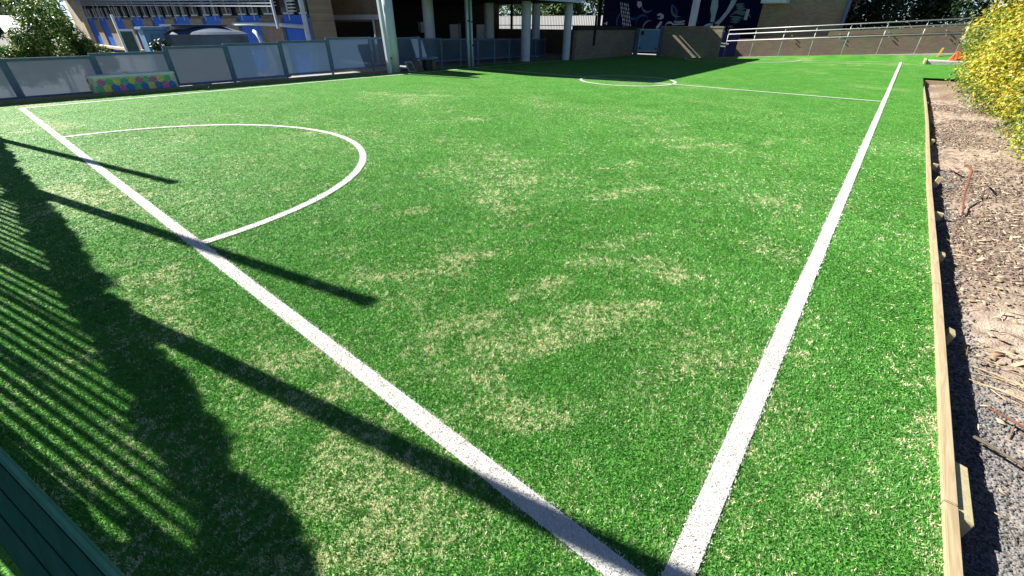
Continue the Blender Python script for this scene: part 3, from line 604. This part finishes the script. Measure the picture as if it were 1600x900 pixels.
# timber edging along the left turf edge
el = thing('timber_edging', 'weathered low timber edging between turf and frosted fence', 'timber edging', (-17.55, 3, 0))
yy = -3.9
while yy < 12:
    MB().box(-17.60, -17.535, yy, yy + 2.96, -.04, .085).build('board', M['old_timber'], el, bevel=.006); yy += 2.97
for y, sx in ((.25, .16), (2.55, .14)):
    prop(MB().box(-17.95 if y < 1 else -17.80, -17.62, y, y + .35, -.035, .06).build('concrete_footing', M['pale_concrete'], bevel=.02),
         'small pale concrete footing at the foot of the fence post beside the bench' if y < 1 else 'small pale concrete lump against the mosaic bench front', 'footing')

# mosaic bench
bn = thing('mosaic_bench', 'rounded bench seat covered with coloured hexagon tiles in front of the fence', 'bench', (-17.95, 2.75, 0))
def rrect(x0, x1, y0, y1, r, n=5):
    P = []
    for cx, cy, a in ((x1 - r, y0 + r, -90), (x1 - r, y1 - r, 0), (x0 + r, y1 - r, 90), (x0 + r, y0 + r, 180)):
        for k in range(n + 1): t_ = R(a + 90 * k / n); P.append((cx + r * math.cos(t_), cy + r * math.sin(t_)))
    return P
bx0, bx1, by0, by1 = -18.20, -17.68, 1.70, 3.80
MB().prism_z(rrect(bx0, bx1, by0, by1, .13), -.03, .44).build('body', pbr('grout', (.56, .62, .52), .8, var=.2, scale=10), bn)
MB().prism_z(rrect(bx0 - .02, bx1 + .02, by0 - .02, by1 + .02, .14), .442, .505).build('top_slab', M['white_paint'], bn, bevel=.028)
HC = {'pink': (.58, .16, .42), 'green': (.14, .50, .24), 'yellow': (.70, .60, .14), 'blue': (.03, .19, .58), 'teal': (.08, .44, .38)}
HM = {k: pbr('tile_' + k, c, .5, var=.3, scale=22) for k, c in HC.items()}
seq0 = ['pink', 'green', 'yellow', 'teal', 'yellow', 'pink', 'green', 'pink', 'yellow', 'green', 'blue']
seq1 = ['green', 'yellow', 'blue', 'pink', 'blue', 'green', 'blue', 'yellow', 'blue', 'pink', 'blue']
def hexpoly(cy, cz, ry, rz_): return [(cy + ry * math.sin(R(60 * k)), cz + rz_ * math.cos(R(60 * k))) for k in range(6)]
for row, seq, z, ry, rzz in ((0, seq0, .335, .112, .092), (1, seq1, .155, .110, .125)):
    for k, nm in enumerate(seq):
        cy = by0 + .135 + (k + (.0 if row else .5)) * .179
        if cy < by0 + .11 or cy > by1 - .10: continue
        pl = hexpoly(cy, z + random.uniform(-.008, .008), ry * random.uniform(.92, 1), rzz); vs = [(bx1 - .004, a_, b_) for a_, b_ in pl] + [(bx1 + .012, a_, b_) for a_, b_ in pl]
        MB().add(vs, [tuple(range(6)), tuple(range(6, 12))] + [(i, (i + 1) % 6, 6 + (i + 1) % 6, 6 + i) for i in range(6)]).build('tile', HM[nm], bn)
for k, (nm, z) in enumerate((('yellow', .335), ('green', .15), ('pink', .335), ('green', .335), ('yellow', .15))):
    cx = bx1 - .14 - .09 * k
    pl = hexpoly(cx, z, .075, .08); vs = [(a_, by0 + .004, b_) for a_, b_ in pl] + [(a_, by0 - .012, b_) for a_, b_ in pl]
    MB().add(vs, [tuple(range(6)), tuple(range(6, 12))] + [(i, (i + 1) % 6, 6 + (i + 1) % 6, 6 + i) for i in range(6)]).build('tile', HM[nm], bn)

# things behind the fence
tk = thing('water_tank', 'squat dark round water tank with a sloping blue-grey lid behind the fence', 'tank', (-22.0, 6.5, -.6))
MB().lathe(-22.0, 6.5, [(1.45, -.6), (1.45, 1.38), (1.47, 1.40), (1.47, 1.44)], 40).build('body', M['tank'], tk)
MB().lathe(-22.0, 6.5, [(1.468, 1.442), (1.30, 1.52), (.62, 1.70), (.60, 1.72)], 40).build('lid', M['tank_top'], tk)
MB().box(-22.5, -21.5, 5.5, 6.5, 1.60, 1.70).build('hatch_block', M['tank'], tk)
MB().box(-22.7, -21.3, 5.2, 7.1, 1.702, 1.76).build('hatch', M['tank_top'], tk)
bxo = thing('storage_bin', 'pale blue upright storage bin beside the dark water tank', 'bin', (-22.3, 4.8, -.6))
MB().box(-22.6, -21.9, 4.42, 5.22, -.6, 1.58).build('body', pbr('bin_blue', (.10, .24, .40), .5, var=.15), bxo, bevel=.03)
MB().box(-22.66, -21.84, 4.36, 5.28, 1.582, 1.68).build('lid', pbr('bin_lid', (.13, .27, .42), .5, var=.1), bxo, bevel=.02)
for y in (4.6, 4.8, 5.0): MB().box(-21.898, -21.86, y, y + .07, -.3, 1.45).build('rib', M['steel_blue'], bxo)
br_ = thing('notice_board', 'small dark green board in a white frame left of the storage bin', 'board', (-27, 4.95, -.6))
MB().box(-27.02, -26.98, 4.80, 5.24, .6, 1.48).build('board', M['green_board'], br_)
fr = MB(); fr.box(-27.05, -26.95, 4.72, 4.80, -.6, 2.1).box(-27.05, -26.95, 5.24, 5.30, -.6, 1.56).box(-27.05, -26.95, 4.80, 5.24, 1.482, 1.56).build('frame', M['white_paint'], br_)
# clutter by the first column
cb = thing('leaning_board', 'white framed brown board leaning on the nearest round column', 'board', (-16.9, 12.5, 0))
MB().hexa([(-16.85, 12.36, .02), (-16.81, 12.36, .02), (-16.81, 12.80, .02), (-16.85, 12.80, .02)], [(-17.0, 12.28, .42), (-16.96, 12.28, .42), (-16.96, 12.66, .42), (-17.0, 12.66, .42)]).build('frame', M['mural_pale'], cb)
MB().hexa([(-16.805, 12.42, .06), (-16.795, 12.42, .06), (-16.795, 12.74, .06), (-16.805, 12.74, .06)], [(-16.945, 12.34, .38), (-16.935, 12.34, .38), (-16.935, 12.60, .38), (-16.945, 12.60, .38)]).build('panel', M['brown_board'], cb)
prop(MB().hexa([(-17.0, 12.85, -.02), (-16.85, 12.85, -.02), (-16.85, 13.3, -.02), (-17.0, 13.3, -.02)], [(-17.1, 12.75, .42), (-17.0, 12.75, .42), (-17.0, 13.15, .42), (-17.1, 13.15, .42)]).build('wooden_board', M['brown_board'], bevel=.01),
     'plain dark brown board leaning behind the white framed one', 'board')
st = thing('trolley', 'dark flat topped trolley standing between leaning boards and pipes', 'trolley', (-17.0, 13.6, 0))
MB().box(-17.2, -16.8, 13.15, 14.1, .46, .53).build('top', M['steel_blue'], st)
MB().box(-17.15, -16.85, 13.42, 13.72, -.02, .458).build('body', M['black_metal'], st)
MB().box(-17.1, -16.85, 13.78, 13.98, -.02, .40).build('crate', M['brown_board'], st)

# ------------------------------------------------------------------ right timber edging, pegs
er = thing('timber_edging', 'long pale pine edging boards between the turf and the garden bed', 'timber edging', (.85, 10, 0))
ej = [(-2.2, .775), (1.17, .80), (3.6, .818), (6.6, .822), (9.6, .85), (12.6, .885), (15.6, .90), (18.6, .905), (21.4, .905), (24.08, .905)]
for (ya, xa), (yb, xb) in zip(ej[:-1], ej[1:]):
    wd = .048
    MB().hexa([(xa, ya + .003, -.2), (xa + wd, ya + .003, -.2), (xb + wd, yb - .003, -.2), (xb, yb - .003, -.2)],
              [(xa, ya + .003, .03), (xa + wd, ya + .003, .03), (xb + wd, yb - .003, .03), (xb, yb - .003, .03)]).build('board', M['pine'], er, bevel=.004)
MB().box(.955, 4.0, 23.97, 24.08, -.2, .045).build('board', M['pine'], er, bevel=.004)
pg = [(.853, 1.13, .055, .36, .012, 0), (.866, 2.85, .04, .09, .0, .03), (.868, 4.40, .05, .09, .0, .02), (.872, 5.78, .10, .05, .0, .0), (.88, 7.35, .06, .05, .05, .06), (.90, 8.45, .07, .06, .0, .03), (.935, 10.6, .05, .08, .01, .02), (.955, 16.7, .05, .1, .01, .0)]
PL = ['long pale timber splice block behind the board joint, nearest the camera', 'small square peg behind the edging in deep shadow, second from the camera', 'small square peg behind the edging, third from the camera',
      'flat split peg behind the edging beside the rusty stick', 'tall slanting pale peg behind the edging beside the rusty stick', 'short pale peg among dry leaves behind the edging', 'tiny pale peg beyond the dry leaves', 'tiny white peg near the far end of the edging']
for (x, y, wx_, wy_, zt, sl_), lb_ in zip(pg, PL):
    prop(MB().hexa([(x, y, -.3), (x + wx_, y, -.3), (x + wx_, y + wy_, -.3), (x, y + wy_, -.3)],
              [(x + sl_, y, zt), (x + wx_ + sl_, y, zt - .01), (x + wx_ + sl_, y + wy_, zt - .01), (x + sl_, y + wy_, zt)]).build('timber_peg', M['pine_pale'], bevel=.003), lb_, 'peg', 'pegs behind the right edging')

# ------------------------------------------------------------------ garden bed
xs = np.concatenate([np.arange(.84, 2.6, .035), np.arange(2.6, 6.6, .2)]); ys = np.concatenate([np.arange(-2, 8, .04), np.arange(8, 24.06, .12)])
gx, gy = np.meshgrid(xs, ys)
def bz(x, y): return -.115 + .11 * np.clip((x - .95) / .9, 0, 1) + .05 * (fbm(x * 2.2, y * 2.2, 4) - .5) + .02 * (vnoise(x * 14, y * 14) - .5) + .10 * np.clip((x - 2.2) / 2, 0, 1)
gv = np.stack([gx.ravel(), gy.ravel(), bz(gx, gy).ravel()], 1); i = np.arange(gx.size).reshape(gx.shape)
def grav(x, y):
    q_ = fbm(x * 1.3 + 5, y * 1.3, 4)
    return np.clip(1.25 - (x - .9) / (.13 + .42 * np.exp(-((y - .8) / 1.6) ** 2) + .18 * (q_ > .58)), 0, 1) * np.clip(.4 + q_, 0, 1)
def mulch(x, y):
    q_ = fbm(x * .9 + 31, y * .9 + 3, 4)
    return np.clip((q_ - .50) * 4 + .55 * (y > 4.2) + .25 * (x > 1.35) - .25 * ((y > 1.6) & (y < 4.2)), 0, 1)
mt, t, b = new_mat('bed_soil'); b.inputs['Roughness'].default_value = .95; b.inputs['Specular IOR Level'].default_value = .1
tc = t.nodes.new('ShaderNodeTexCoord')
def nz(sc_, det=5):
    n = t.nodes.new('ShaderNodeTexNoise'); n.inputs['Scale'].default_value = sc_; n.inputs['Detail'].default_value = det; t.links.new(tc.outputs['Object'], n.inputs['Vector']); return n
def ramp(src, c0, c1, p0=.3, p1=.7):
    r_n = t.nodes.new('ShaderNodeValToRGB'); r_n.color_ramp.elements[0].color = c0 + (1,); r_n.color_ramp.elements[1].color = c1 + (1,)
    r_n.color_ramp.elements[0].position = p0; r_n.color_ramp.elements[1].position = p1; t.links.new(src, r_n.inputs[0]); return r_n.outputs[0]
soil = ramp(nz(9, 8).outputs[0], (.22, .165, .13), (.48, .39, .31)); gr = ramp(nz(75, 3).outputs[0], (.045, .047, .05), (.25, .25, .25), .36, .64); ml = ramp(nz(45, 4).outputs[0], (.10, .07, .05), (.32, .24, .18), .35, .66)
def mixn(f, a_, b_):
    mm = t.nodes.new('ShaderNodeMix'); mm.data_type = 'RGBA'; t.links.new(f, mm.inputs[0]); t.links.new(a_, mm.inputs[6]); t.links.new(b_, mm.inputs[7]); return mm.outputs[2]
ag = t.nodes.new('ShaderNodeAttribute'); ag.attribute_name = 'gravel'; am = t.nodes.new('ShaderNodeAttribute'); am.attribute_name = 'mulch'
t.links.new(mixn(ag.outputs['Fac'], mixn(am.outputs['Fac'], soil, ml), gr), b.inputs['Base Color'])
bp = t.nodes.new('ShaderNodeBump'); bp.inputs['Strength'].default_value = .8; bp.inputs['Distance'].default_value = .02; t.links.new(nz(60, 6).outputs[0], bp.inputs['Height']); t.links.new(bp.outputs[0], b.inputs['Normal'])
np_mesh('garden_bed', gv, 4, np.stack([i[:-1, :-1], i[:-1, 1:], i[1:, 1:], i[1:, :-1]], -1).reshape(-1), mt, kind='structure', extra={'gravel': grav(gv[:, 0], gv[:, 1]), 'mulch': mulch(gv[:, 0], gv[:, 1])})
def chips(n, x, y, ln, wd, th, c, name, label, cat, lift=.0):
    """small tilted boxes without a bottom: stones, chips, dry leaves"""
    a_ = RNG.random(n) * 6.283; tx = RNG.normal(0, .35, n); ca, sa = np.cos(a_), np.sin(a_); z = bz(x, y) + lift
    v = np.empty((n, 8, 3)); k = 0
    for kz in (0, 1):
        for ux, uy in ((-1, -1), (1, -1), (1, 1), (-1, 1)):
            sh = 1 - .25 * kz * RNG.random(n); lx, ly = ux * ln * .5 * sh, uy * wd * .5 * sh
            v[:, k, 0] = x + lx * ca - ly * sa; v[:, k, 1] = y + lx * sa + ly * ca; v[:, k, 2] = z + kz * th * RNG.uniform(.6, 1.2, n) + lx * tx - .2 * th; k += 1
    f = np.array([(4, 5, 6, 7), (0, 1, 5, 4), (1, 2, 6, 5), (2, 3, 7, 6), (3, 0, 4, 7)]); idx = (f[None] + 8 * np.arange(n)[:, None, None]).reshape(-1)
    return prop(np_mesh(name, v.reshape(-1, 3), 4, idx, M['litter'], colors=np.repeat(c, 8, 0), kind='stuff'), label, cat)
n = 50000; y = RNG.random(n) ** 1.6 * 9 - .2; x = .88 + RNG.random(n) ** 1.3 * 1.0; keep = RNG.random(n) < grav(x, y) * 1.1; x, y = x[keep], y[keep]; n = len(x)
s_ = RNG.uniform(.004, .011, n) * np.clip(1 + y / 6, 1, 2.2); kk = RNG.random(n)[:, None]; c = np.array([.05, .05, .052]) * (1 - kk) + np.array([.22, .22, .22]) * kk
chips(n, x, y, s_, s_ * .75, s_ * .7, c, 'gravel', 'loose blue-grey gravel along the timber edging', 'gravel')
n = 30000; y = RNG.random(n) ** 1.5 * 18 - .2; x = .95 + RNG.random(n) * 2.0; keep = RNG.random(n) < .03 + mulch(x, y) * .9; x, y = x[keep], y[keep]; n = len(x)
s_ = RNG.uniform(.008, .036, n) * np.clip(1 + y / 9, 1, 2.2); kk = RNG.random(n)[:, None]; k3 = (RNG.random(n) < .16)[:, None]
c = np.where(k3, np.array([.44, .37, .28]), np.array([.10, .078, .064]) * (1 - kk) + np.array([.29, .23, .19]) * kk)
chips(n, x, y, s_, s_ * RNG.uniform(.15, .4, n), .006, c, 'mulch', 'brown bark mulch and dry leaves over the garden bed', 'mulch', .008)
n = 1500; y = RNG.random(n) ** 1.3 * 16; x = 1.0 + RNG.random(n) ** .8 * 2.0
s_ = RNG.uniform(.05, .20, n); kk = RNG.random(n)[:, None]; c = np.array([.07, .05, .035]) * (1 - kk) + np.array([.42, .33, .22]) * kk
chips(n, x, y, s_, RNG.uniform(.003, .007, n), .005, c, 'twig_litter', 'thin broken twigs scattered over the garden bed', 'twigs', .012)
n = 900; y = .5 + RNG.random(n) * 16; x = 1.05 + RNG.random(n) * 2.0; s_ = RNG.uniform(.025, .06, n); kk = RNG.random(n)[:, None]
chips(n, x, y, s_, s_ * .55, .003, np.array([.22, .14, .08]) * (1 - kk) + np.array([.52, .42, .28]) * kk, 'dry_leaves', 'curled dry leaves scattered over the garden bed', 'leaves', .016)
# sticks and stalks
for k in range(9):
    x0, y0 = 1.02 + random.uniform(-.03, .12), 2.75 + random.uniform(-.3, .2); L = random.uniform(.35, .7); a_ = random.uniform(-.75, -.2)
    P = [(x0 + L * s2 * math.cos(a_), y0 + L * s2 * math.sin(a_) + .03 * math.sin(3 * s2), float(bz(x0 + L * s2 * math.cos(a_), y0 + L * s2 * math.sin(a_))) + .02 + .03 * math.sin(3.1 * s2)) for s2 in (0, .33, .66, 1)]
    prop(MB().tube(P, [.0025, .0035, .003, .0015], 5).build('dry_stalk', pbr('stalk', (.38, .29, .17), .8) if k == 0 else bpy.data.materials['stalk']), 'thin tan dry stalk in the loose fan of stalks on bare soil', 'stalk', 'dry stalks fanned on the bed')
prop(MB().tube([(1.16, 6.1, -.04), (1.17, 6.6, .03), (1.19, 7.0, .16), (1.20, 7.2, .22), (1.16, 7.45, .235)], .011, 6).build('rusty_stick', M['rust']), 'bent rusty stick standing in the mulch beside the edging', 'stick')
prop(MB().tube([(1.06, 8.5, 0), (1.21, 8.1, .0)], .014, 6).build('pink_tube', M['pink']), 'short pink tube lying on the gravel near the shrub', 'tube')
prop(MB().tube([(.98, 1.85, -.06), (1.15, 1.72, -.03), (1.4, 1.55, .0)], [.009, .007, .004], 6).build('dark_twig', M['bark']), 'dark twig lying across gravel near the bottom right corner', 'twig')
prop(MB().tube([(1.05, 2.15, -.04), (1.3, 1.95, .0), (1.55, 1.7, .01)], [.006, .006, .004], 6).build('brown_twig', M['rust']), 'thin brown twig on gravel above the dark twig', 'twig')

# ------------------------------------------------------------------ foliage
def leaf_cloud(name, parent, clumps, n, size, pal, up=.6, kind=None, seed=1, shell=.55, mat='leaf', yfun=None):
    """many folded leaves on and inside overlapping lumps"""
    rg = np.random.default_rng(seed); cl = np.array(clumps, float)      # cx cy cz rx ry rz
    vol = (cl[:, 3] * cl[:, 4] * cl[:, 5]) ** (2 / 3); pick = rg.choice(len(cl), n, p=vol / vol.sum())
    d = rg.standard_normal((n, 3)); d /= np.linalg.norm(d, axis=1)[:, None]
    rad = shell + (1 - shell) * rg.random(n) ** .5; rad *= 1 + .10 * rg.standard_normal(n)
    c = cl[pick]; p = c[:, :3] + d * rad[:, None] * c[:, 3:6]
    nrm = d * .8 + rg.standard_normal((n, 3)) * .55 + np.array([0, 0, up]); nrm /= np.linalg.norm(nrm, axis=1)[:, None]
    t1 = np.cross(nrm, rg.standard_normal((n, 3))); t1 /= np.linalg.norm(t1, axis=1)[:, None]; t2 = np.cross(nrm, t1)
    s = (size * rg.uniform(.6, 1.35, n))[:, None]
    v = np.empty((n, 4, 3)); v[:, 0] = p - t1 * s * .5; v[:, 1] = p + t2 * s * .26 + nrm * s * .08; v[:, 2] = p + t1 * s * .5; v[:, 3] = p - t2 * s * .26 + nrm * s * .08
    idx = np.array([0, 1, 2, 0, 2, 3])[None] + 4 * np.arange(n)[:, None]
    pal_ = np.array([q_[0] for q_ in pal]); pw = np.array([q_[1] for q_ in pal], float); ci = rg.choice(len(pal_), n, p=pw / pw.sum()); cc = pal_[ci]
    if yfun is not None: cc = yfun(p, rad, rg, cc)
    cc = cc * rg.uniform(.75, 1.25, (n, 1))
    return np_mesh(name, v.reshape(-1, 3), 3, idx.reshape(-1), M[mat], parent, colors=np.repeat(np.clip(cc, 0, 1), 4, 0))
def lumps(cx, cy, cz, rx, ry, rz_, k, f=.42, seed=3):
    rg = random.Random(seed); out = [(cx, cy, cz, rx * .8, ry * .8, rz_ * .8)]
    for _ in range(k):
        a_ = rg.uniform(0, 6.28); e_ = math.asin(rg.uniform(-.75, 1)); ff = f * rg.uniform(.6, 1.15)
        out.append((cx + rx * .78 * math.cos(a_) * math.cos(e_), cy + ry * .78 * math.sin(a_) * math.cos(e_), cz + rz_ * .78 * math.sin(e_), rx * ff, ry * ff, rz_ * ff))
    return out
def stems(parent, cx, cy, zb, h, k, rad, spread, seed=5):
    rg = random.Random(seed)
    for i_ in range(k):
        a_ = rg.uniform(0, 6.28); s2 = spread * rg.uniform(.3, 1)
        MB().tube([(cx + .1 * math.cos(a_), cy + .1 * math.sin(a_), zb - .1), (cx + s2 * .4 * math.cos(a_), cy + s2 * .4 * math.sin(a_), zb + h * .45), (cx + s2 * math.cos(a_), cy + s2 * math.sin(a_), zb + h)], [rad, rad * .7, rad * .25], 6).build('stem', M['bark'], parent)
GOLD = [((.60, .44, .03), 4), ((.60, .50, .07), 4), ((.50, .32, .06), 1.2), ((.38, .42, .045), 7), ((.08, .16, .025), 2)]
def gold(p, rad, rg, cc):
    tint = fbm(p[:, 1] * 1.3 + 3, p[:, 2] * 1.3 + p[:, 0], 3) + .09 * rg.standard_normal(len(p)) + .13 * (p[:, 2] - 1.1)
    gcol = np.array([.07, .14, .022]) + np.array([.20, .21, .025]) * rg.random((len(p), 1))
    return np.where((tint > .475)[:, None], cc, gcol)
SH = [(3.35, 11.3, 1.35, 1.65, 2.1, 1.75, 'near golden green shrub spilling over the mulch at the right edge'),
      (3.25, 15.8, 1.6, 1.75, 2.5, 1.9, 'middle golden shrub of the row, between the nearest and farthest ones'),
      (3.35, 21.2, 1.7, 1.85, 2.9, 2.0, 'farthest golden shrub of the row, overhanging the edging corner')]
for k, (cx, cy, cz, rx, ry, rz_, lab) in enumerate(SH):
    sh = thing('golden_shrub', lab, 'shrub', (cx, cy, 0), 'golden shrubs beside the bed')
    lp = lumps(cx, cy, cz, rx, ry, rz_, 26, .40, seed=20 + k)
    if k == 0: lp += [(2.3, 9.2, .40, .55, .7, .5), (2.9, 8.6, .6, .7, .7, .7), (2.2, 10.0, .4, .5, .6, .45), (2.55, 9.6, .45, .55, .6, .5), (2.7, 8.9, .3, .6, .6, .4), (2.9, 9.2, .6, .6, .6, .6), (2.35, 10.6, .5, .45, .6, .5), (3.3, 9.3, 1.2, .7, .6, .7), (2.3, 11.9, .5, .45, .6, .5)]
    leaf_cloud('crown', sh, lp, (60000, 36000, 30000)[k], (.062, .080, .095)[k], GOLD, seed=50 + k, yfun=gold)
    stems(sh, cx, cy, 0, cz + .6, 9, .04, rx * .7, seed=60 + k)
DARK = [((.018, .045, .014), 4), ((.03, .065, .02), 3), ((.012, .03, .012), 2)]
for k, (cx, cy, cz, rx, ry, rz_) in enumerate([(-1.4, 39.5, 3.2, 2.3, 2.0, 2.6), (2.6, 38.6, 3.4, 2.6, 2.2, 2.9), (6.6, 38.0, 3.6, 2.6, 2.4, 3.0)]):
    tr_ = thing('dark_tree', ['dark leafy tree beside the brick building corner behind the ramp', 'dark leafy tree in the middle behind the handrail', 'dark leafy tree behind the golden shrub'][k], 'tree', (cx, cy, 0), 'dark trees behind the ramp')
    leaf_cloud('crown', tr_, lumps(cx, cy, cz, rx, ry, rz_, 18, .45, seed=80 + k), 9000, .22, DARK, seed=90 + k)
    MB().tube([(cx, cy, -.2), (cx + .1, cy, 2.0), (cx, cy, 4.0)], [.16, .12, .05], 8).build('trunk', M['bark'], tr_)
GRN = [((.06, .16, .02), 5), ((.13, .24, .035), 4), ((.30, .36, .07), 3), ((.02, .06, .015), 3), ((.32, .34, .16), .5)]
for cx, cy, cz, rx, ry, rz_, n_, lab, k in [(-21.5, 1.75, 1.35, .75, .85, 1.35, 12000, 'tall sunlit green bush behind the second fence panel', 1), (-21.3, .35, .65, .6, .75, .75, 7000, 'low dense green bush at the left edge behind the fence', 2),
                                      (-21.0, -.8, .7, .6, .7, .8, 4000, 'low green bush cut off by the left picture edge', 3), (-21.2, 2.6, .7, .45, .5, .65, 5000, 'small dark bush right of the tall one behind the fence', 4)]:
    sh = thing('green_bush', lab, 'bush', (cx, cy, -.6), 'green bushes behind the left fence')
    leaf_cloud('crown', sh, lumps(cx, cy, cz, rx, ry, rz_, 14, .42, seed=100 + k), n_, .085, GRN, seed=110 + k)
    stems(sh, cx, cy, -.55, cz + .9, 5, .03, rx * .6, seed=120 + k)
sh = thing('dark_plant', 'small dark leafy plant in front of the storage bin', 'plant', (-20.4, 4.4, -.6))
leaf_cloud('foliage', sh, lumps(-20.4, 4.42, 1.05, .30, .28, .35, 6, .4, seed=130), 700, .11, [((.015, .05, .03), 1), ((.03, .08, .04), 1)], seed=131); stems(sh, -20.4, 4.42, -.5, 1.6, 4, .015, .2, seed=132)
for k, (cx, cy, cz, rx, ry, rz_) in enumerate([(-34.5, 48.5, 4.4, 3.6, 1.6, 3.2), (-29, 48.8, 4.3, 3.4, 1.6, 3.2), (-24, 48.5, 4.3, 3.2, 1.5, 3.2), (-40.5, 48.5, 4.3, 3.6, 1.6, 3.3)]):
    tr_ = thing('hedge_tree', ['leafy tree above the white wall, second from the left', 'leafy tree above the white wall, third from the left', 'leafy tree above the white wall nearest the mural wall', 'leafy tree above the white wall, leftmost of the row'][k], 'tree', (cx, cy, -.6), 'trees beyond the white wall')
    leaf_cloud('crown', tr_, lumps(cx, cy, cz, rx, ry, rz_, 12, .45, seed=140 + k), 6500, .32, GRN, seed=150 + k)
    MB().tube([(cx, cy, -.6), (cx + .1, cy, 1.6), (cx, cy, 3.6)], [.18, .13, .05], 8).build('trunk', M['bark'], tr_)
# far left background
shd = thing('far_shed', 'distant shed with a bright white sloping roof behind the bushes', 'shed', (-46, 3.4, -.6))
MB().box(-48, -45, 2.85, 4.2, -.6, 1.1).build('wall', M['cream'], shd)
MB().hexa([(-45.0, 2.75, 1.05), (-44.9, 4.2, 1.0), (-48, 4.2, 2.1), (-48, 2.75, 2.1)], [(-45.0, 2.75, 1.12), (-44.9, 4.2, 1.07), (-48, 4.2, 2.17), (-48, 2.75, 2.17)]).build('roof', M['white_paint'], shd)
pl = thing('flag_pole', 'thin grey pole in front of the white shed roof', 'pole', (-30, 2.35, -.6))
MB().tube([(-30, 2.35, -.6), (-30, 2.35, 4.5)], .035, 6).build('shaft', M['galv'], pl)
for k, (cx, cy, cz, rx, rz_) in enumerate([(-70, 2.5, 2.4, 4, 2.6), (-78, 7.5, 2.6, 5, 3.0), (-66, -3, 2.2, 4, 2.6), (-84, 1, 4.2, 6, 4.2)]):
    tr_ = thing('distant_tree', ['distant tree behind the white shed roof', 'distant tree between the shed and the cream wall', 'distant tree at the left picture edge', 'tallest of the distant trees, farthest behind the shed'][k], 'tree', (cx, cy, -.6), 'distant trees on the left')
    leaf_cloud('crown', tr_, lumps(cx, cy, cz, rx, rx, rz_, 12, .45, seed=160 + k), 3000, .5, [((.07, .12, .06), 3), ((.12, .17, .09), 2)], seed=170 + k)
    MB().tube([(cx, cy, -.6), (cx, cy, cz)], [.3, .15], 8).build('trunk', M['bark'], tr_)

# ------------------------------------------------------------------ near left: capping rail, posts, screen fence and hedge whose shadows fall on the turf
nr = thing('barrier_rail', 'dark green grooved capping rail crossing the bottom left corner', 'rail', (-1.3, -1.2, 0))
pA, pB = Vector((-3.0, -1.495, .75)), Vector((-.55, -1.01, .75)); d = (pB - pA).normalized(); nn = Vector((d.y, -d.x, 0))      # nn points away from the pitch
def bar(w0, w1, z0, z1, name, mat, bev=.003):
    a0, a1, b0, b1 = pA + nn * w0, pA + nn * w1, pB + nn * w0, pB + nn * w1
    MB().hexa([(a0.x, a0.y, z0), (a1.x, a1.y, z0), (b1.x, b1.y, z0), (b0.x, b0.y, z0)], [(a0.x, a0.y, z1), (a1.x, a1.y, z1), (b1.x, b1.y, z1), (b0.x, b0.y, z1)]).build(name, M[mat], nr, bevel=bev)
bar(.010, .0385, .722, .750, 'slat', 'rail_green', .0015); bar(.0398, .066, .722, .7495, 'slat', 'rail_green', .0015); bar(.0673, .094, .722, .750, 'slat', 'rail_green', .0015)
bar(-.012, .0085, .715, .756, 'edge_trim', 'rail_edge', .006); bar(.0, .092, .70, .719, 'backing', 'rail_green')  # edge strip in the brightened green stands for the lit edge
for q_ in (pA,): MB().box(q_.x - .04, q_.x + .04, q_.y - .05, q_.y + .03, 0, .698).build('post', M['rail_green'], nr)
for k, x in enumerate((-14.62, -10.45, -6.3)):
    ps = thing('tall_pole', ['slender pole left of the turf whose long shadow ends beside the half circle', 'slender pole whose shadow crosses the goal line at the half circle', 'slender pole nearest the camera, its shadow reaching the near corner'][k], 'pole', (x - (.25 if k == 0 else .0), -1.35, 0), 'tall poles left of the turf')
    xx = x - (.25 if k == 0 else 0)
    MB().tube([(xx, -1.35, 0), (xx, -1.35, 5.87)], .068, 12).build('shaft', M['galv'], ps, smooth=True)
    MB().lathe(xx, -1.35, [(.085, 5.872), (.085, 5.90), (.03, 5.92)], 12).build('cap', M['black_metal'], ps)
sf = thing('batten_screen', 'tall screen of upright battens left of the turf, throwing striped shadows', 'screen', (-11, -1.78, 0))
b0 = None
for k in range(62):
    x = -17.0 + k * .243
    if b0 is None: b0 = MB().box(x, x + .098, -1.80, -1.788, .0, 3.08).build('batten', M['old_timber'], sf)
    else: o = b0.copy(); o.parent = sf; o.location = (k * .243, 0, 0); col.objects.link(o)
for z0, z1 in ((.3, .38), (3.08, 3.20)): MB().box(-17.1, -1.9, -1.85, -1.802, z0, z1).build('rail', M['old_timber'], sf)
HD = ['leftmost', 'second', 'third', 'fourth', 'fifth', 'sixth', 'seventh', 'eighth', 'ninth', 'tenth', 'rightmost']
for k in range(11):
    cx = -17.2 + k * 1.36; tz = random.uniform(-.07, .07); cx += random.uniform(-.2, .2)
    sh = thing('screen_hedge', HD[k] + ' leafy plant growing over the top of the batten screen, counted from the left', 'hedge', (cx, -1.9, 0), 'hedge plants along the screen')
    lp = [(cx + random.uniform(-.85, .85), -1.80 + random.uniform(-.06, .04), 3.10 + random.uniform(-.13, .14), random.uniform(.12, .24), .08, random.uniform(.10, .18)) for _ in range(20)] + [(cx - .5, -1.80, 3.10, .5, .05, .12), (cx + .4, -1.80, 3.10, .5, .05, .12)]
    if k == 10: lp += [(-3.9 + .5 * q_, -1.84, 2.45 + .04 * q_, .5, .05, .26) for q_ in (-1, 0, 1, 2)] * 2  # extra low leaf lumps added to shade the capping rail
    leaf_cloud('crown', sh, lp, 3800 if k < 10 else 7000, .09, GRN, seed=220 + k); stems(sh, cx, -1.92, 0, 3.2, 2, .02, .12, seed=240 + k)
